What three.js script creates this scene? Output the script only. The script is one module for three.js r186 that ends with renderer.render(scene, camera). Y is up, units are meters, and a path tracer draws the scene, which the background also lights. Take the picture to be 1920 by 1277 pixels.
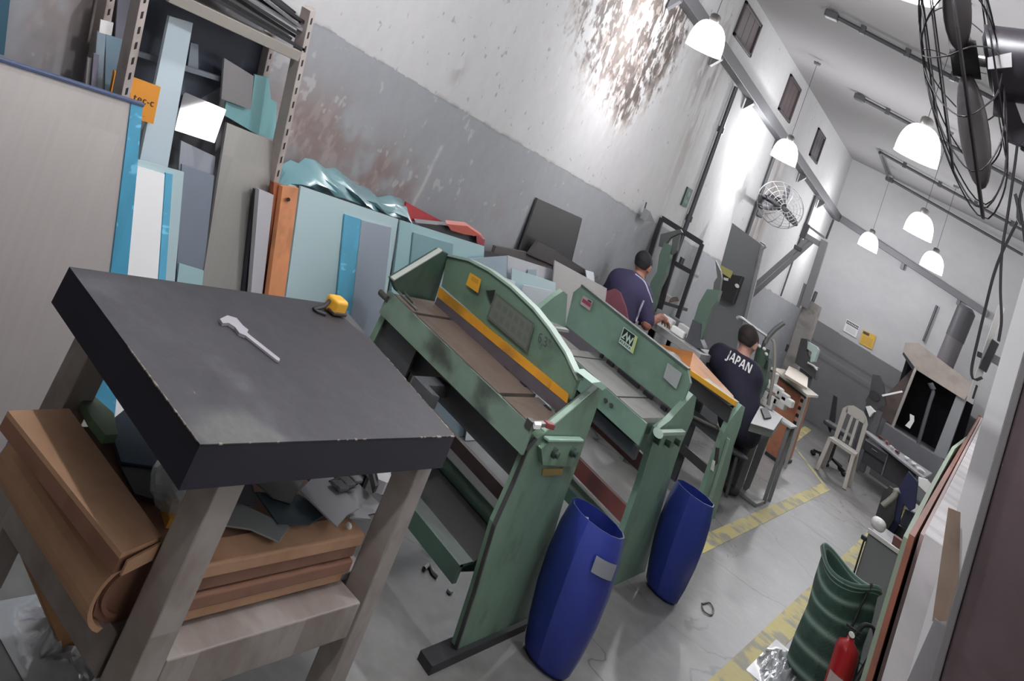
import * as THREE from 'three';
import { RoundedBoxGeometry } from 'three/addons/geometries/RoundedBoxGeometry.js';
import { mergeGeometries, mergeVertices, toCreasedNormals } from 'three/addons/utils/BufferGeometryUtils.js';
import { MarchingCubes } from 'three/addons/objects/MarchingCubes.js';
import { FontLoader } from 'three/addons/loaders/FontLoader.js';
import { TextGeometry } from 'three/addons/geometries/TextGeometry.js';

// ---------- camera, exposure ----------
const scene = new THREE.Scene();
const camera = new THREE.PerspectiveCamera(2 * Math.atan(638.5 / 1751.829) * 180 / Math.PI, 1920 / 1277, 0.05, 100);
camera.rotation.order = 'YXZ';
camera.position.set(0.0000, 1.7450, 0.0000);
camera.rotation.set(0.215191, 0.885039, 0.533835);
camera.setViewOffset(1920, 1277, 770.03, 1316.38, 1920, 1277);
scene.add(camera);
const renderer = new THREE.WebGLRenderer({ antialias: true });
renderer.toneMapping = THREE.LinearToneMapping;
renderer.toneMappingExposure = 1.2;
renderer.shadowMap.enabled = true;
scene.background = new THREE.Color(0x8f969c);
const LAMP_POWER = 4.0;      // candela of each pendant bulb

// ---------- helpers ----------
const V = (a) => new THREE.Vector3(a[0], a[1], a[2]);
let seedN = 7;
const rnd = () => { seedN = (seedN * 1664525 + 1013904223) >>> 0; return seedN / 4294967296; };
const rr = (a, b) => a + (b - a) * rnd();
const hash = (x, y, s) => { let h = (x * 374761393 + y * 668265263 + s * 1442695041) | 0; h = Math.imul(h ^ (h >>> 13), 1274126177); return ((h ^ (h >>> 16)) >>> 0) / 4294967296; };
function vn(x, y, s = 0) { const i = Math.floor(x), j = Math.floor(y), u = x - i, v = y - j, a = u * u * (3 - 2 * u), b = v * v * (3 - 2 * v); const p = hash(i, j, s), q = hash(i + 1, j, s), r = hash(i, j + 1, s), t = hash(i + 1, j + 1, s); return p + (q - p) * a + (r - p) * b + (p - q - r + t) * a * b; }
function fbm(x, y, s = 0, o = 4) { let f = 0, a = .5, n = 0; for (let k = 0; k < o; k++) { f += a * vn(x, y, s + k); n += a; a *= .5; x *= 2.03; y *= 2.03; } return f / n; }
const sst = (a, b, x) => { const t = Math.min(1, Math.max(0, (x - a) / (b - a))); return t * t * (3 - 2 * t); };
// a colour texture computed per pixel: fn(u, v) in metres -> [r, g, b] in 0..255 sRGB
function tex(w, h, mw, mh, fn, srgb = true) {
  const d = new Uint8Array(w * h * 4);
  for (let j = 0; j < h; j++) for (let i = 0; i < w; i++) { const c = fn((i + .5) / w * mw, (j + .5) / h * mh), k = (j * w + i) * 4; d[k] = Math.min(255, Math.max(0, c[0])); d[k + 1] = Math.min(255, Math.max(0, c[1])); d[k + 2] = Math.min(255, Math.max(0, c[2])); d[k + 3] = 255; }
  const t = new THREE.DataTexture(d, w, h, THREE.RGBAFormat); t.magFilter = THREE.LinearFilter; t.minFilter = THREE.LinearMipmapLinearFilter; t.generateMipmaps = true; t.wrapS = t.wrapT = THREE.RepeatWrapping; if (srgb) t.colorSpace = THREE.SRGBColorSpace; t.needsUpdate = true; return t;
}
const mat = (color, roughness = .6, metalness = 0, extra = {}) => new THREE.MeshStandardMaterial({ color, roughness, metalness, side: THREE.DoubleSide, ...extra });
const numbers = {};
const numbered = (n) => { const k = numbers[n] = (numbers[n] ?? -1) + 1; return k ? n + '_' + String(k).padStart(3, '0') : n; };
function shadow(m) { m.castShadow = m.receiveShadow = true; return m; }
function thing(name, label, category, pos = [0, 0, 0], group) { const o = new THREE.Group(); o.name = numbered(name); o.position.set(...pos); o.userData = { label, category }; if (group) o.userData.group = group; scene.add(o); o.updateMatrixWorld(true); return o; }
// a part: geometry in world coordinates, placed under its thing (or under a part)
function part(parent, name, geo, m, label) {
  const w = new THREE.Vector3(); parent.getWorldPosition(w); const g = Array.isArray(geo) ? merge(geo) : geo; g.translate(-w.x, -w.y, -w.z);
  const o = shadow(new THREE.Mesh(g, m)); o.name = name; if (label) o.userData.label = label; parent.add(o); o.updateMatrixWorld(true); return o;
}
function solo(name, label, category, geo, m, group) { const g = Array.isArray(geo) ? merge(geo) : geo; const o = shadow(new THREE.Mesh(g, m)); o.name = numbered(name); o.userData = { label, category }; if (group) o.userData.group = group; scene.add(o); return o; }
function struct(name, geo, m, label) { const o = shadow(new THREE.Mesh(Array.isArray(geo) ? merge(geo) : geo, m)); o.name = name; o.userData = { kind: 'structure' }; if (label) o.userData.label = label; scene.add(o); return o; }
function copyOf(o, pos, label) { const c = o.clone(); const base = o.name.replace(/_\d{3}$/, ''); c.name = numbered(base); c.position.set(...pos); if (label) c.userData = { ...o.userData, label }; scene.add(c); return c; }
function merge(list) { return mergeGeometries(list.map((g) => { let q = g.index ? g.toNonIndexed() : g; for (const k of Object.keys(q.attributes)) if (!['position', 'normal', 'uv'].includes(k)) q.deleteAttribute(k); if (!q.attributes.uv) q.setAttribute('uv', new THREE.Float32BufferAttribute(new Float32Array(q.attributes.position.count * 2), 2)); return q; })); }
function tri(list) { // flat triangles from a list of point triples; uv from the largest plane, in metres
  const p = [], uv = [];
  for (const t of list) { const a = V(t[0]), b = V(t[1]), c = V(t[2]), n = b.clone().sub(a).cross(c.clone().sub(a)); const ax = Math.abs(n.x), ay = Math.abs(n.y), az = Math.abs(n.z);
    for (const q of [a, b, c]) { p.push(q.x, q.y, q.z); if (ax >= ay && ax >= az) uv.push(q.z, q.y); else if (ay >= az) uv.push(q.x, q.z); else uv.push(q.x, q.y); } }
  const g = new THREE.BufferGeometry(); g.setAttribute('position', new THREE.Float32BufferAttribute(p, 3)); g.setAttribute('uv', new THREE.Float32BufferAttribute(uv, 2)); g.computeVertexNormals(); return g;
}
// polygon of 3D points (roughly flat) extruded by the vector d, outward faces
function slab(pts, d) {
  const n = pts.length, P = pts.map(V), D = V(d), nrm = new THREE.Vector3(); for (let i = 0; i < n; i++) nrm.add(P[i].clone().sub(P[0]).cross(P[(i + 1) % n].clone().sub(P[0])));
  const a = P.map((p) => p.toArray()), b = P.map((p) => p.clone().add(D).toArray());
  nrm.normalize(); const e1 = P[1].clone().sub(P[0]).normalize(), e2 = nrm.clone().cross(e1); const flat = P.map((p) => new THREE.Vector2(p.clone().sub(P[0]).dot(e1), p.clone().sub(P[0]).dot(e2)));
  let idx = n === 4 ? null : THREE.ShapeUtils.triangulateShape(flat, []); if (!idx) idx = [[0, 1, 2], [0, 2, 3]];
  const back = nrm.dot(D) > 0, L = [];
  for (const [i, j, k] of idx) { L.push(back ? [a[i], a[k], a[j]] : [a[i], a[j], a[k]]); L.push(back ? [b[i], b[j], b[k]] : [b[i], b[k], b[j]]); }
  for (let i = 0; i < n; i++) { const j = (i + 1) % n; if (back) L.push([a[i], a[j], b[j]], [a[i], b[j], b[i]]); else L.push([a[i], b[j], a[j]], [a[i], b[i], b[j]]); }
  return tri(L);
}
function panel(pts, t) { // sheet of thickness t, extruded behind its face
  const P = pts.map(V), n = P[1].clone().sub(P[0]).cross(P[2].clone().sub(P[0])).normalize(); if (n.x < 0 || (Math.abs(n.x) < .2 && n.z < 0)) n.negate(); return slab(pts, n.multiplyScalar(-t).toArray());
}
const prX = (zy, x0, x1) => slab(zy.map(([z, y]) => [x0, y, z]), [x1 - x0, 0, 0]);
const prZ = (xy, z0, z1) => slab(xy.map(([x, y]) => [x, y, z0]), [0, 0, z1 - z0]);
const prY = (xz, y0, y1) => slab(xz.map(([x, z]) => [x, y0, z]), [0, y1 - y0, 0]);
function planarUV(g) { const p = g.attributes.position, n = g.attributes.normal, u = new Float32Array(p.count * 2); for (let i = 0; i < p.count; i++) { const ax = Math.abs(n.getX(i)), ay = Math.abs(n.getY(i)), az = Math.abs(n.getZ(i)); const q = ax >= ay && ax >= az ? [p.getZ(i), p.getY(i)] : ay >= az ? [p.getX(i), p.getZ(i)] : [p.getX(i), p.getY(i)]; u[2 * i] = q[0]; u[2 * i + 1] = q[1]; } g.setAttribute('uv', new THREE.BufferAttribute(u, 2)); return g; }
function rbox(x0, y0, z0, x1, y1, z1, r = .004) { const w = Math.abs(x1 - x0), h = Math.abs(y1 - y0), d = Math.abs(z1 - z0); const g = new RoundedBoxGeometry(w, h, d, 2, Math.min(r, w * .45, h * .45, d * .45)); g.translate((x0 + x1) / 2, (y0 + y1) / 2, (z0 + z1) / 2); return planarUV(g); }
function bar(a, b, w, h, up = [0, 1, 0], r = .003) { // straight square bar from a to b
  const A = V(a), B = V(b), d = B.clone().sub(A), len = d.length(), z = d.normalize(), y0 = V(up); let x = y0.clone().cross(z); if (x.lengthSq() < 1e-4) x = new THREE.Vector3(1, 0, 0); x.normalize(); const y = z.clone().cross(x);
  const g = new RoundedBoxGeometry(w, h, len, 1, Math.min(r, w * .4, h * .4)); g.applyMatrix4(new THREE.Matrix4().makeBasis(x, y, z).setPosition(A.add(B).multiplyScalar(.5))); return planarUV(g);
}
function tube(pts, r, seg = 0, rs = 8, curve = true) { const c = curve && pts.length > 2 ? new THREE.CatmullRomCurve3(pts.map(V), false, 'catmullrom', .5) : new THREE.CurvePath(); if (!(curve && pts.length > 2)) for (let i = 0; i < pts.length - 1; i++) c.add(new THREE.LineCurve3(V(pts[i]), V(pts[i + 1]))); return new THREE.TubeGeometry(c, seg || (pts.length > 2 ? pts.length * 6 : 1), r, rs, false); }
function rod(a, b, r, rs = 10, r2 = r) { const A = V(a), B = V(b), d = B.clone().sub(A), g = new THREE.CylinderGeometry(r2, r, d.length(), rs); g.applyQuaternion(new THREE.Quaternion().setFromUnitVectors(new THREE.Vector3(0, 1, 0), d.clone().normalize())); g.translate((A.x + B.x) / 2, (A.y + B.y) / 2, (A.z + B.z) / 2); return g; }
function lathe(prof, pos, seg = 32, sx = 1, sz = 1) { const g = new THREE.LatheGeometry(prof.map(([r, y]) => new THREE.Vector2(r, y)), seg); g.scale(sx, 1, sz); g.computeVertexNormals(); g.translate(...pos); return g; }
function uvXZ(g, fx) { const p = g.attributes.position, u = new Float32Array(p.count * 2); for (let i = 0; i < p.count; i++) { const q = fx(p.getX(i), p.getY(i), p.getZ(i)); u[2 * i] = q[0]; u[2 * i + 1] = q[1]; } g.setAttribute('uv', new THREE.BufferAttribute(u, 2)); return g; }
function canvasTex(w, h, draw) { const c = document.createElement('canvas'); c.width = w; c.height = h; const g = c.getContext('2d'); draw(g, w, h); const t = new THREE.CanvasTexture(c); t.colorSpace = THREE.SRGBColorSpace; return t; }
// a printed label: four corners (top-left, top-right, bottom-right, bottom-left) a little proud of a surface
function label4(c, push, tx, extra = {}) { const P = c.map(V), D = V(push), q = P.map((p) => p.clone().add(D).toArray()); const g = new THREE.BufferGeometry(); g.setAttribute('position', new THREE.Float32BufferAttribute([...q[0], ...q[3], ...q[2], ...q[0], ...q[2], ...q[1]], 3)); g.setAttribute('uv', new THREE.Float32BufferAttribute([0, 1, 0, 0, 1, 0, 0, 1, 1, 0, 1, 1], 2)); g.computeVertexNormals(); return [g, new THREE.MeshStandardMaterial({ map: tx, roughness: .6, side: THREE.DoubleSide, ...extra })]; }
// mottled paint: base colour worn with noise
function paint(rgb, wear, rough = .55, s = 1, dark = [40, 38, 36], metal = 0, m = 1.2) {
  const t = tex(256, 256, m, m, (x, y) => { const n = fbm(x * 5, y * 5, s), k = fbm(x * 22, y * 22, s + 9), w = sst(.6 - wear * .25, .78, fbm(x * 9, y * 9, s + 20, 5)) * wear; return rgb.map((c, i) => (c * (.9 + .2 * n) + (k - .5) * 10) * (1 - w) + dark[i] * w); });
  t.repeat.set(1 / m, 1 / m); return mat(0xffffff, rough, metal, { map: t });
}
const M = {
  white: mat(0xe8e6e4, .8), grey: mat(0x77797b, .7), dgrey: mat(0x47484b, .7), black: mat(0x1c1b1f, .6), steel: mat(0x9a9894, .38, .75), dsteel: mat(0x55534f, .5, .6),
  green: paint([106, 132, 112], .25, .5, 3, [52, 54, 50]), green2: paint([120, 148, 130], .18, .5, 4, [60, 62, 58]), greenApron: paint([116, 138, 122], .85, .55, 5, [58, 62, 56]), dgreen: paint([55, 78, 66], .3, .5, 6),
  yellow: paint([214, 150, 38], .55, .6, 8, [120, 90, 40]), cleanYellow: mat(0xe0a72c, .55), orange: paint([166, 100, 22], .2, .45, 9), iron: paint([70, 68, 67], .5, .55, 11, [38, 36, 36], .3), bedtop: paint([116, 103, 96], .35, .42, 12, [84, 66, 56], .35), bed2: paint([132, 130, 127], .3, .42, 13, [90, 84, 80], .4),
  bladeGrey: paint([104, 96, 102], .3, .45, 14, [70, 64, 68], .3), redprim: paint([120, 66, 60], .3, .6, 15), blue: mat(0x2c3a8c, .38), wood: paint([176, 132, 88], .25, .7, 16, [130, 95, 62]), card: paint([190, 150, 118], .2, .8, 17, [150, 105, 72]), cardD: paint([138, 100, 80], .3, .75, 18, [104, 62, 46]),
  legpaint: paint([160, 153, 147], .45, .65, 19, [122, 104, 96], 0, .5), cable: mat(0x242226, .6),
};

// ---------- the room ----------
const XL = -2.49, ZB = -23, YC = 4.15, XR = -.03;
const paintY = (z) => 1.66 - .0105 * (-z - 4);
const gs = (z, y, cz, cy, sz, sy) => Math.exp(-(((z - cz) / sz) ** 2) - (((y - cy) / sy) ** 2));
function wallColor(z, y) {
  const n = fbm(z * 1.1, y * 1.1, 50), f = fbm(z * 14, y * 14, 60), ff = fbm(z * 40, y * 34, 66, 3);
  const edge = paintY(z) + (fbm(z * 3, 0, 70) - .5) * .03;
  let c;
  if (y < edge) c = [151 + 14 * (n - .5), 153 + 14 * (n - .5), 156 + 14 * (n - .5)]; else c = [192 + 14 * (n - .5), 191 + 14 * (n - .5), 191 + 14 * (n - .5)];
  const mix = (k, d) => { k = Math.min(1, Math.max(0, k)); c = c.map((v, i) => v * (1 - k) + d[i] * k); };
  c = c.map((v) => v + (f - .5) * 8);
  // flaking, mouldy patch high on the white paint
  const pm = Math.max(1.1 * gs(z, y, -9.0, 3.05, 1.5, .8), 1.05 * gs(z, y, -9.6, 2.55, .5, .42), gs(z, y, -10, 3.2, .6, .8));
  if (pm > .02) { const q = fbm(z * 7, y * 5, 80, 5), q2 = fbm(z * 22 + q * 4, y * 18, 84, 4); mix(sst(.62, .78, q + pm * .32 - .06) * sst(.05, .5, pm) * .55, [178, 165, 158]); mix(sst(.52, .62, q2 * .6 + q * .4 + pm * .12) * sst(.2, .7, pm) * .8, [126, 114, 108]); mix(sst(.56, .63, fbm(z * 12, y * 12, 87, 5) * .7 + q * .3 + pm * .1) * sst(.3, .8, pm) * .92, [84, 75, 70]); mix(sst(.45, .6, fbm(z * 10, y * 10, 93, 5)) * gs(z, y, -9.72, 2.55, .3, .3) * .9, [86, 77, 72]); mix(sst(.66, .74, q2 + pm * .06) * sst(.2, .6, pm) * .7, [70, 62, 58]); mix(sst(.7, .8, fbm(z * 12, y * 6, 90) + pm * .1) * pm * .8, [236, 233, 230]); }
  // black specks
  const sp = gs(z, y, -5.6, 2.1, 1.7, .5) * .5 + gs(z, y, -8.3, 1.85, 1.6, .45) * .35 + .0; if (y > edge) mix(sst(.82 - sp * .14, .89 - sp * .11, fbm(z * 15, y * 17, 100, 3)) * .55, [128, 122, 120]);
  mix(gs(z, y, -6.25, 1.82, .09, .09) * 1.1 * sst(.35, .5, fbm(z * 9, y * 9, 104)), [172, 169, 168]);
  // run-down stains
  mix(gs(z, y, -12.0, 2.85, .28, .8) * sst(.42, .62, fbm(z * 9, y * 2.2, 110)) * .55, [128, 112, 102]);
  mix(gs(z, y, -11.7, 3.2, .4, .5) * sst(.45, .62, fbm(z * 10, y * 5, 113)) * .6, [120, 112, 108]);
  mix(gs(z, y, -16.9, 2.3, .4, .9) * sst(.35, .6, fbm(z * 6, y * 1.8, 116)) * .6, [126, 106, 94]);
  // reddish damp low on the grey dado
  const rd = Math.max(gs(z, y, -4.9, 1.15, .75, .22), gs(z, y, -5.7, 1.1, .5, .16), .7 * gs(z, y, -6.2, 1.05, .2, .22), .9 * gs(z, y, -2.6, 1.5, 1.0, .42));
  mix(rd * sst(.3, .62, fbm(z * 4, y * 6, 120)) * .85, [128, 104, 100]); mix(rd * sst(.5, .7, fbm(z * 13, y * 11, 122)) * .6, [172, 160, 156]);
  mix(gs(z, y, -8.3, 1.12, .9, .18) * sst(.45, .68, fbm(z * 7, y * 9, 124)) * .5, [150, 134, 132]);
  if (y < edge) { const ch = gs(z, y, -4.9, 1.38, .5, .12) + gs(z, y, -6.9, 1.15, .9, .12) + gs(z, y, -4.2, 1.5, .4, .2) + .0; mix(sst(.76 - ch * .13, .82 - ch * .12, fbm(z * 10, y * 13, 130, 4)) * .6, [184, 182, 181]); }
  mix(Math.exp(-(((z + 6.42 + .12 * (y - 1.2) + .05 * fbm(0, y * 7, 140)) / .025) ** 2)) * (y < edge ? 1 : 0) * sst(.4, .55, fbm(z, y * 6, 143)) * .7, [194, 192, 190]);
  mix(Math.exp(-(((y - edge) / .012) ** 2)) * sst(.45, .7, fbm(z * 5, y * 9, 145)) * .4, [120, 116, 114]);
  return c;
}
const wallTexA = tex(2048, 768, 13, 4.3, (u, v) => wallColor(-1.5 - u, v));
const wallTexB = tex(1024, 512, 9, 4.3, (u, v) => wallColor(-14.5 - u, v));
function wallMesh(name, z0, z1, tx) {
  const g = prX([[z0, 0], [z0, YC], [z1, YC], [z1, 0]], XL, XL - .2); uvXZ(g, (x, y, z) => [(z0 - z) / (z0 - z1), y / 4.3]);
  return struct(name, g, mat(0xffffff, .85, 0, { map: tx, bumpMap: tx, bumpScale: .006 }));
}
struct('wall_left', prX([[3, 0], [3, YC], [-1.5, YC], [-1.5, 0]], XL, XL - .2), mat(0xb5b2b0, .85));
wallMesh('wall_left_001', -1.5, -14.5, wallTexA);
wallMesh('wall_left_002', -14.5, ZB - .5, wallTexB);
const floorTex = tex(1024, 2048, 3.2, 13, (u, v) => {
  const n = fbm(u * 1.3, v * .8, 200), f = fbm(u * 9, v * 5, 205), g = fbm(u * 40, v * 22, 210, 3); let c = 103 + 48 * (n - .5) + 26 * (f - .5) + 16 * (g - .5); let k = 0;
  for (const [s, sc] of [[220, .75], [230, 1.5]]) { const w = fbm(u * sc + fbm(u * 6, v * 4, s + 3) * .22, v * sc * .6, s, 3); k = Math.max(k, (1 - sst(0, .0035 * sc + .002, Math.abs(w - .5))) * sst(.4, .6, fbm(u * .8, v * .6, s + 7))); }
  c -= k * 62; const st = sst(.62, .75, fbm(u * 3.2, v * 2, 240)); c -= st * 16; return [c + 4, c + 2, c]; });
const floorMat = mat(0xffffff, .42, 0, { map: floorTex, bumpMap: floorTex, bumpScale: .002 });
{ const g = prY([[XL - .2, 3], [.8, 3], [.8, ZB - .2], [XL - .2, ZB - .2]], 0, -.15); uvXZ(g, (x, y, z) => [(x + 2.7) / 3.2, -z / 13]); struct('floor', g, floorMat); }
struct('ceiling', prY([[XL - .2, 3], [.8, 3], [.8, ZB - .2], [XL - .2, ZB - .2]], YC, YC + .15), mat(0x959393, .9));
const backTex = tex(512, 512, 2.8, 4.3, (u, v) => { const n = fbm(u * 2, v * 2, 300), e = 1.455 - .02 * u; let c = v < e ? 110 : 176; c += 16 * (n - .5) + 6 * (fbm(u * 14, v * 14, 306) - .5); if (v < e) { for (const [y, d] of [[1.12, 20], [1.02, -12], [.93, 16]]) c -= d * Math.exp(-(((v - y) / .02) ** 2)); } return [c, c, c + 1]; });
{ const g = prZ([[XL - .2, 0], [XR + .2, 0], [XR + .2, YC], [XL - .2, YC]], ZB, ZB - .2); uvXZ(g, (x, y, z) => [(x + 2.69) / 2.8, y / 4.3]); struct('wall_back', g, mat(0xffffff, .85, 0, { map: backTex })); }
const rightTex = tex(512, 256, 8, 4.3, (u, v) => { let c = 236 + 14 * (fbm(u * 1.5, v * 2, 320) - .5) - 60 * sst(.66, .8, fbm(u * 3, v * 5, 326)) * sst(.3, .7, fbm(u, v, 328)); return [c, c - 1, c - 1]; });
{ const g = prX([[-4, 0], [-4, YC], [ZB - .2, YC], [ZB - .2, 0]], XR, .8); uvXZ(g, (x, y, z) => [-z / 8, y / 4.3]); struct('wall_right', g, mat(0xffffff, .85, 0, { map: rightTex })); }
struct('wall_right_001', prX([[3, 0], [3, YC], [-4, YC], [-4, 0]], .6, .8), mat(0xd2d0ce, .85));
struct('door_1', [rbox(.02, 0, -3.9, .6, 3, -3.86, .006)], paint([88, 73, 76], .15, .5, 335));
struct('trim_1', rbox(.006, 0, -3.91, .02, 3, -3.85, .003), mat(0x6d6a6b, .6), 'grey door edge');
struct('wall_front', prZ([[XL - .2, 0], [.8, 0], [.8, YC], [XL - .2, YC]], 3, 3.2), mat(0xcfcdcb, .85));
// small high windows with dark panes
[[-12.1, -13.12, 3.63, 4.02], [-15.5, -16.44, 3.52, 4.0], [-18.68, -19.52, 3.47, 3.9]].forEach(([z0, z1, y0, y1], i) => {
  const g = new THREE.Group(); g.name = 'window_' + (i + 1); g.userData = { kind: 'structure' }; g.position.set(XL, y0, z0); scene.add(g);
  const fr = mat(0x3a3234, .6), t = .035, x0 = XL - .002, x1 = XL + .02; g.updateMatrixWorld(true);
  part(g, 'frame', [rbox(x0, y0, z0, x1, y0 + t, z1), rbox(x0, y1 - t, z0, x1, y1, z1), rbox(x0, y0, z0, x1, y1, z0 - t * 1.6), rbox(x0, y0, z1, x1, y1, z1 + t * 1.6)], fr);
  const pane = paint(i < 2 ? [76, 52, 54] : [62, 56, 58], .5, .25, 330 + i, [50, 38, 40]);
  for (let k = 0; k < 3; k++) { const a = z0 - .055 + (z1 - z0 + .11) * k / 3, b = z0 - .055 + (z1 - z0 + .11) * (k + 1) / 3; part(g, 'pane', rbox(x0, y0 + t, a - .006, XL + .008, y1 - t, b + .006, .002), pane); }
});
// worn yellow floor lines
{
  const yl = tex(128, 512, .2, 4, (u, v) => { const w = sst(.5, .72, fbm(u * 12, v * 7, 350, 5)); const c = [186, 172, 104], d = [140, 135, 116]; return c.map((q, i) => q * (1 - w) + d[i] * w + 12 * (fbm(u * 40, v * 30, 355) - .5)); }); const ym = mat(0xffffff, .6, 0, { map: yl });
  const line = (a, b, w, lab) => { const A = V(a), B = V(b), d = B.clone().sub(A).normalize(), s = new THREE.Vector3(d.z, 0, -d.x).multiplyScalar(w / 2); const q = [A.clone().sub(s), A.clone().add(s), B.clone().add(s), B.clone().sub(s)].map((p) => [p.x, p.y, p.z]); const g = slab(q, [0, .0015, 0]); const dist = (x, z) => (x - A.x) * d.x + (z - A.z) * d.z; uvXZ(g, (x, y, z) => [((x - A.x) * s.x + (z - A.z) * s.z) / (w * w) + .5, dist(x, z) / 4]); const o = struct(numbered('floor_line'), g, ym, lab); return o; };
  line([-1.09, .0005, -7.9], [-1.11, .0005, -16.4], .085, 'worn yellow floor line along the machines'); line([-.585, .0005, -6.5], [-.6, .0005, -20], .1, 'worn yellow floor line along the right side'); line([-1.11, .0005, -16.35], [-1.68, .0005, -18.3], .05, 'thin yellow floor line turning past the plastic chair'); line([-1.68, .0005, -18.3], [-1.84, .0005, -21.6], .08, 'yellow floor line near the back wall');
}

// ---------- pendant lamps ----------
{
  const shadeMat = new THREE.MeshStandardMaterial({ color: 0xffffff, roughness: .5, emissive: 0xffffff, emissiveIntensity: 2.2, side: THREE.DoubleSide });
  const pr = []; for (let k = 0; k <= 14; k++) { const t = k / 14 * Math.PI / 2; pr.push([.018 + .102 * Math.sin(t) ** .9, .235 * Math.cos(t) ** .85]); } pr.push([.122, -.012]); for (let k = 14; k >= 1; k--) { const t = k / 14 * Math.PI / 2; pr.push([.012 + .102 * Math.sin(t) ** .9, .23 * Math.cos(t) ** .85]); }
  const L = thing('pendant_lamp', 'nearest white dome pendant lamp on the left row, below the dark high window', 'pendant lamp', [0, 0, 0]);
  part(L, 'shade', lathe(pr, [0, 0, 0], 40), shadeMat); part(L, 'lamp_cap', lathe([[.001, .3], [.02, .3], [.034, .285], [.036, .25], [.03, .222], [.001, .222]], [0, 0, 0], 20), mat(0x6d6a68, .4, .5)); part(L, 'cord', rod([0, .29, 0], [0, YC - 2.93, 0], .002, 6), M.cable); part(L, 'ceiling_rose', lathe([[.001, 1.205], [.035, 1.205], [.03, 1.175], [.001, 1.17]], [0, 0, 0], 16), M.grey);
  part(L, 'bulb', new THREE.SphereGeometry(.035, 16, 12).translate(0, .1, 0), new THREE.MeshStandardMaterial({ color: 0xffffff, emissive: 0xffffff, emissiveIntensity: 4 }));
  const spots = [[-1.99, 2.945, -9, 'large white dome pendant lamp of the left row, in front of the peeling wall patch'], [-2.127, 2.900, -14.493, 'white dome pendant lamp above the wall fan on the left wall'], [-.72, 2.945, -9.5, 'biggest white dome pendant lamp, left of the black fan cage'], [-0.954, 2.900, -15.250, 'white dome pendant lamp under the parallel ceiling pipes'], [-0.993, 2.880, -19.501, 'second farthest white dome pendant lamp of the right row'], [-1.041, 2.840, -23.235, 'farthest white dome pendant lamp of the right row, above the dark chimney'], [-1.826, 2.820, -21.412, 'smallest white dome pendant lamp of the left row, by the back left corner'], [-0.561, 2.940, -4.883, 'white dome pendant lamp cut off by the top edge of the photo']];
  spots.push([-1.7, 2.945, -3.2, 'white dome pendant lamp over the leaning sheets, out of view'], [-.42, 2.945, -1.9, 'white dome pendant lamp of the right row, near the camera']);
  spots.forEach(([x, y, z, lab], i) => { let o = L; if (i) o = copyOf(L, [x, y, z], lab); else { L.position.set(x, y, z); L.userData.label = lab; } o.userData.group = 'white dome pendant lamps'; const p = new THREE.PointLight(0xfafbff, LAMP_POWER, 0, 2); p.position.set(x, y + .03, z); p.castShadow = true; p.shadow.radius = 3; scene.add(p); });
}
const font0 = await new FontLoader().loadAsync('fonts/droid/droid_sans_bold.typeface.json');

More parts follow.
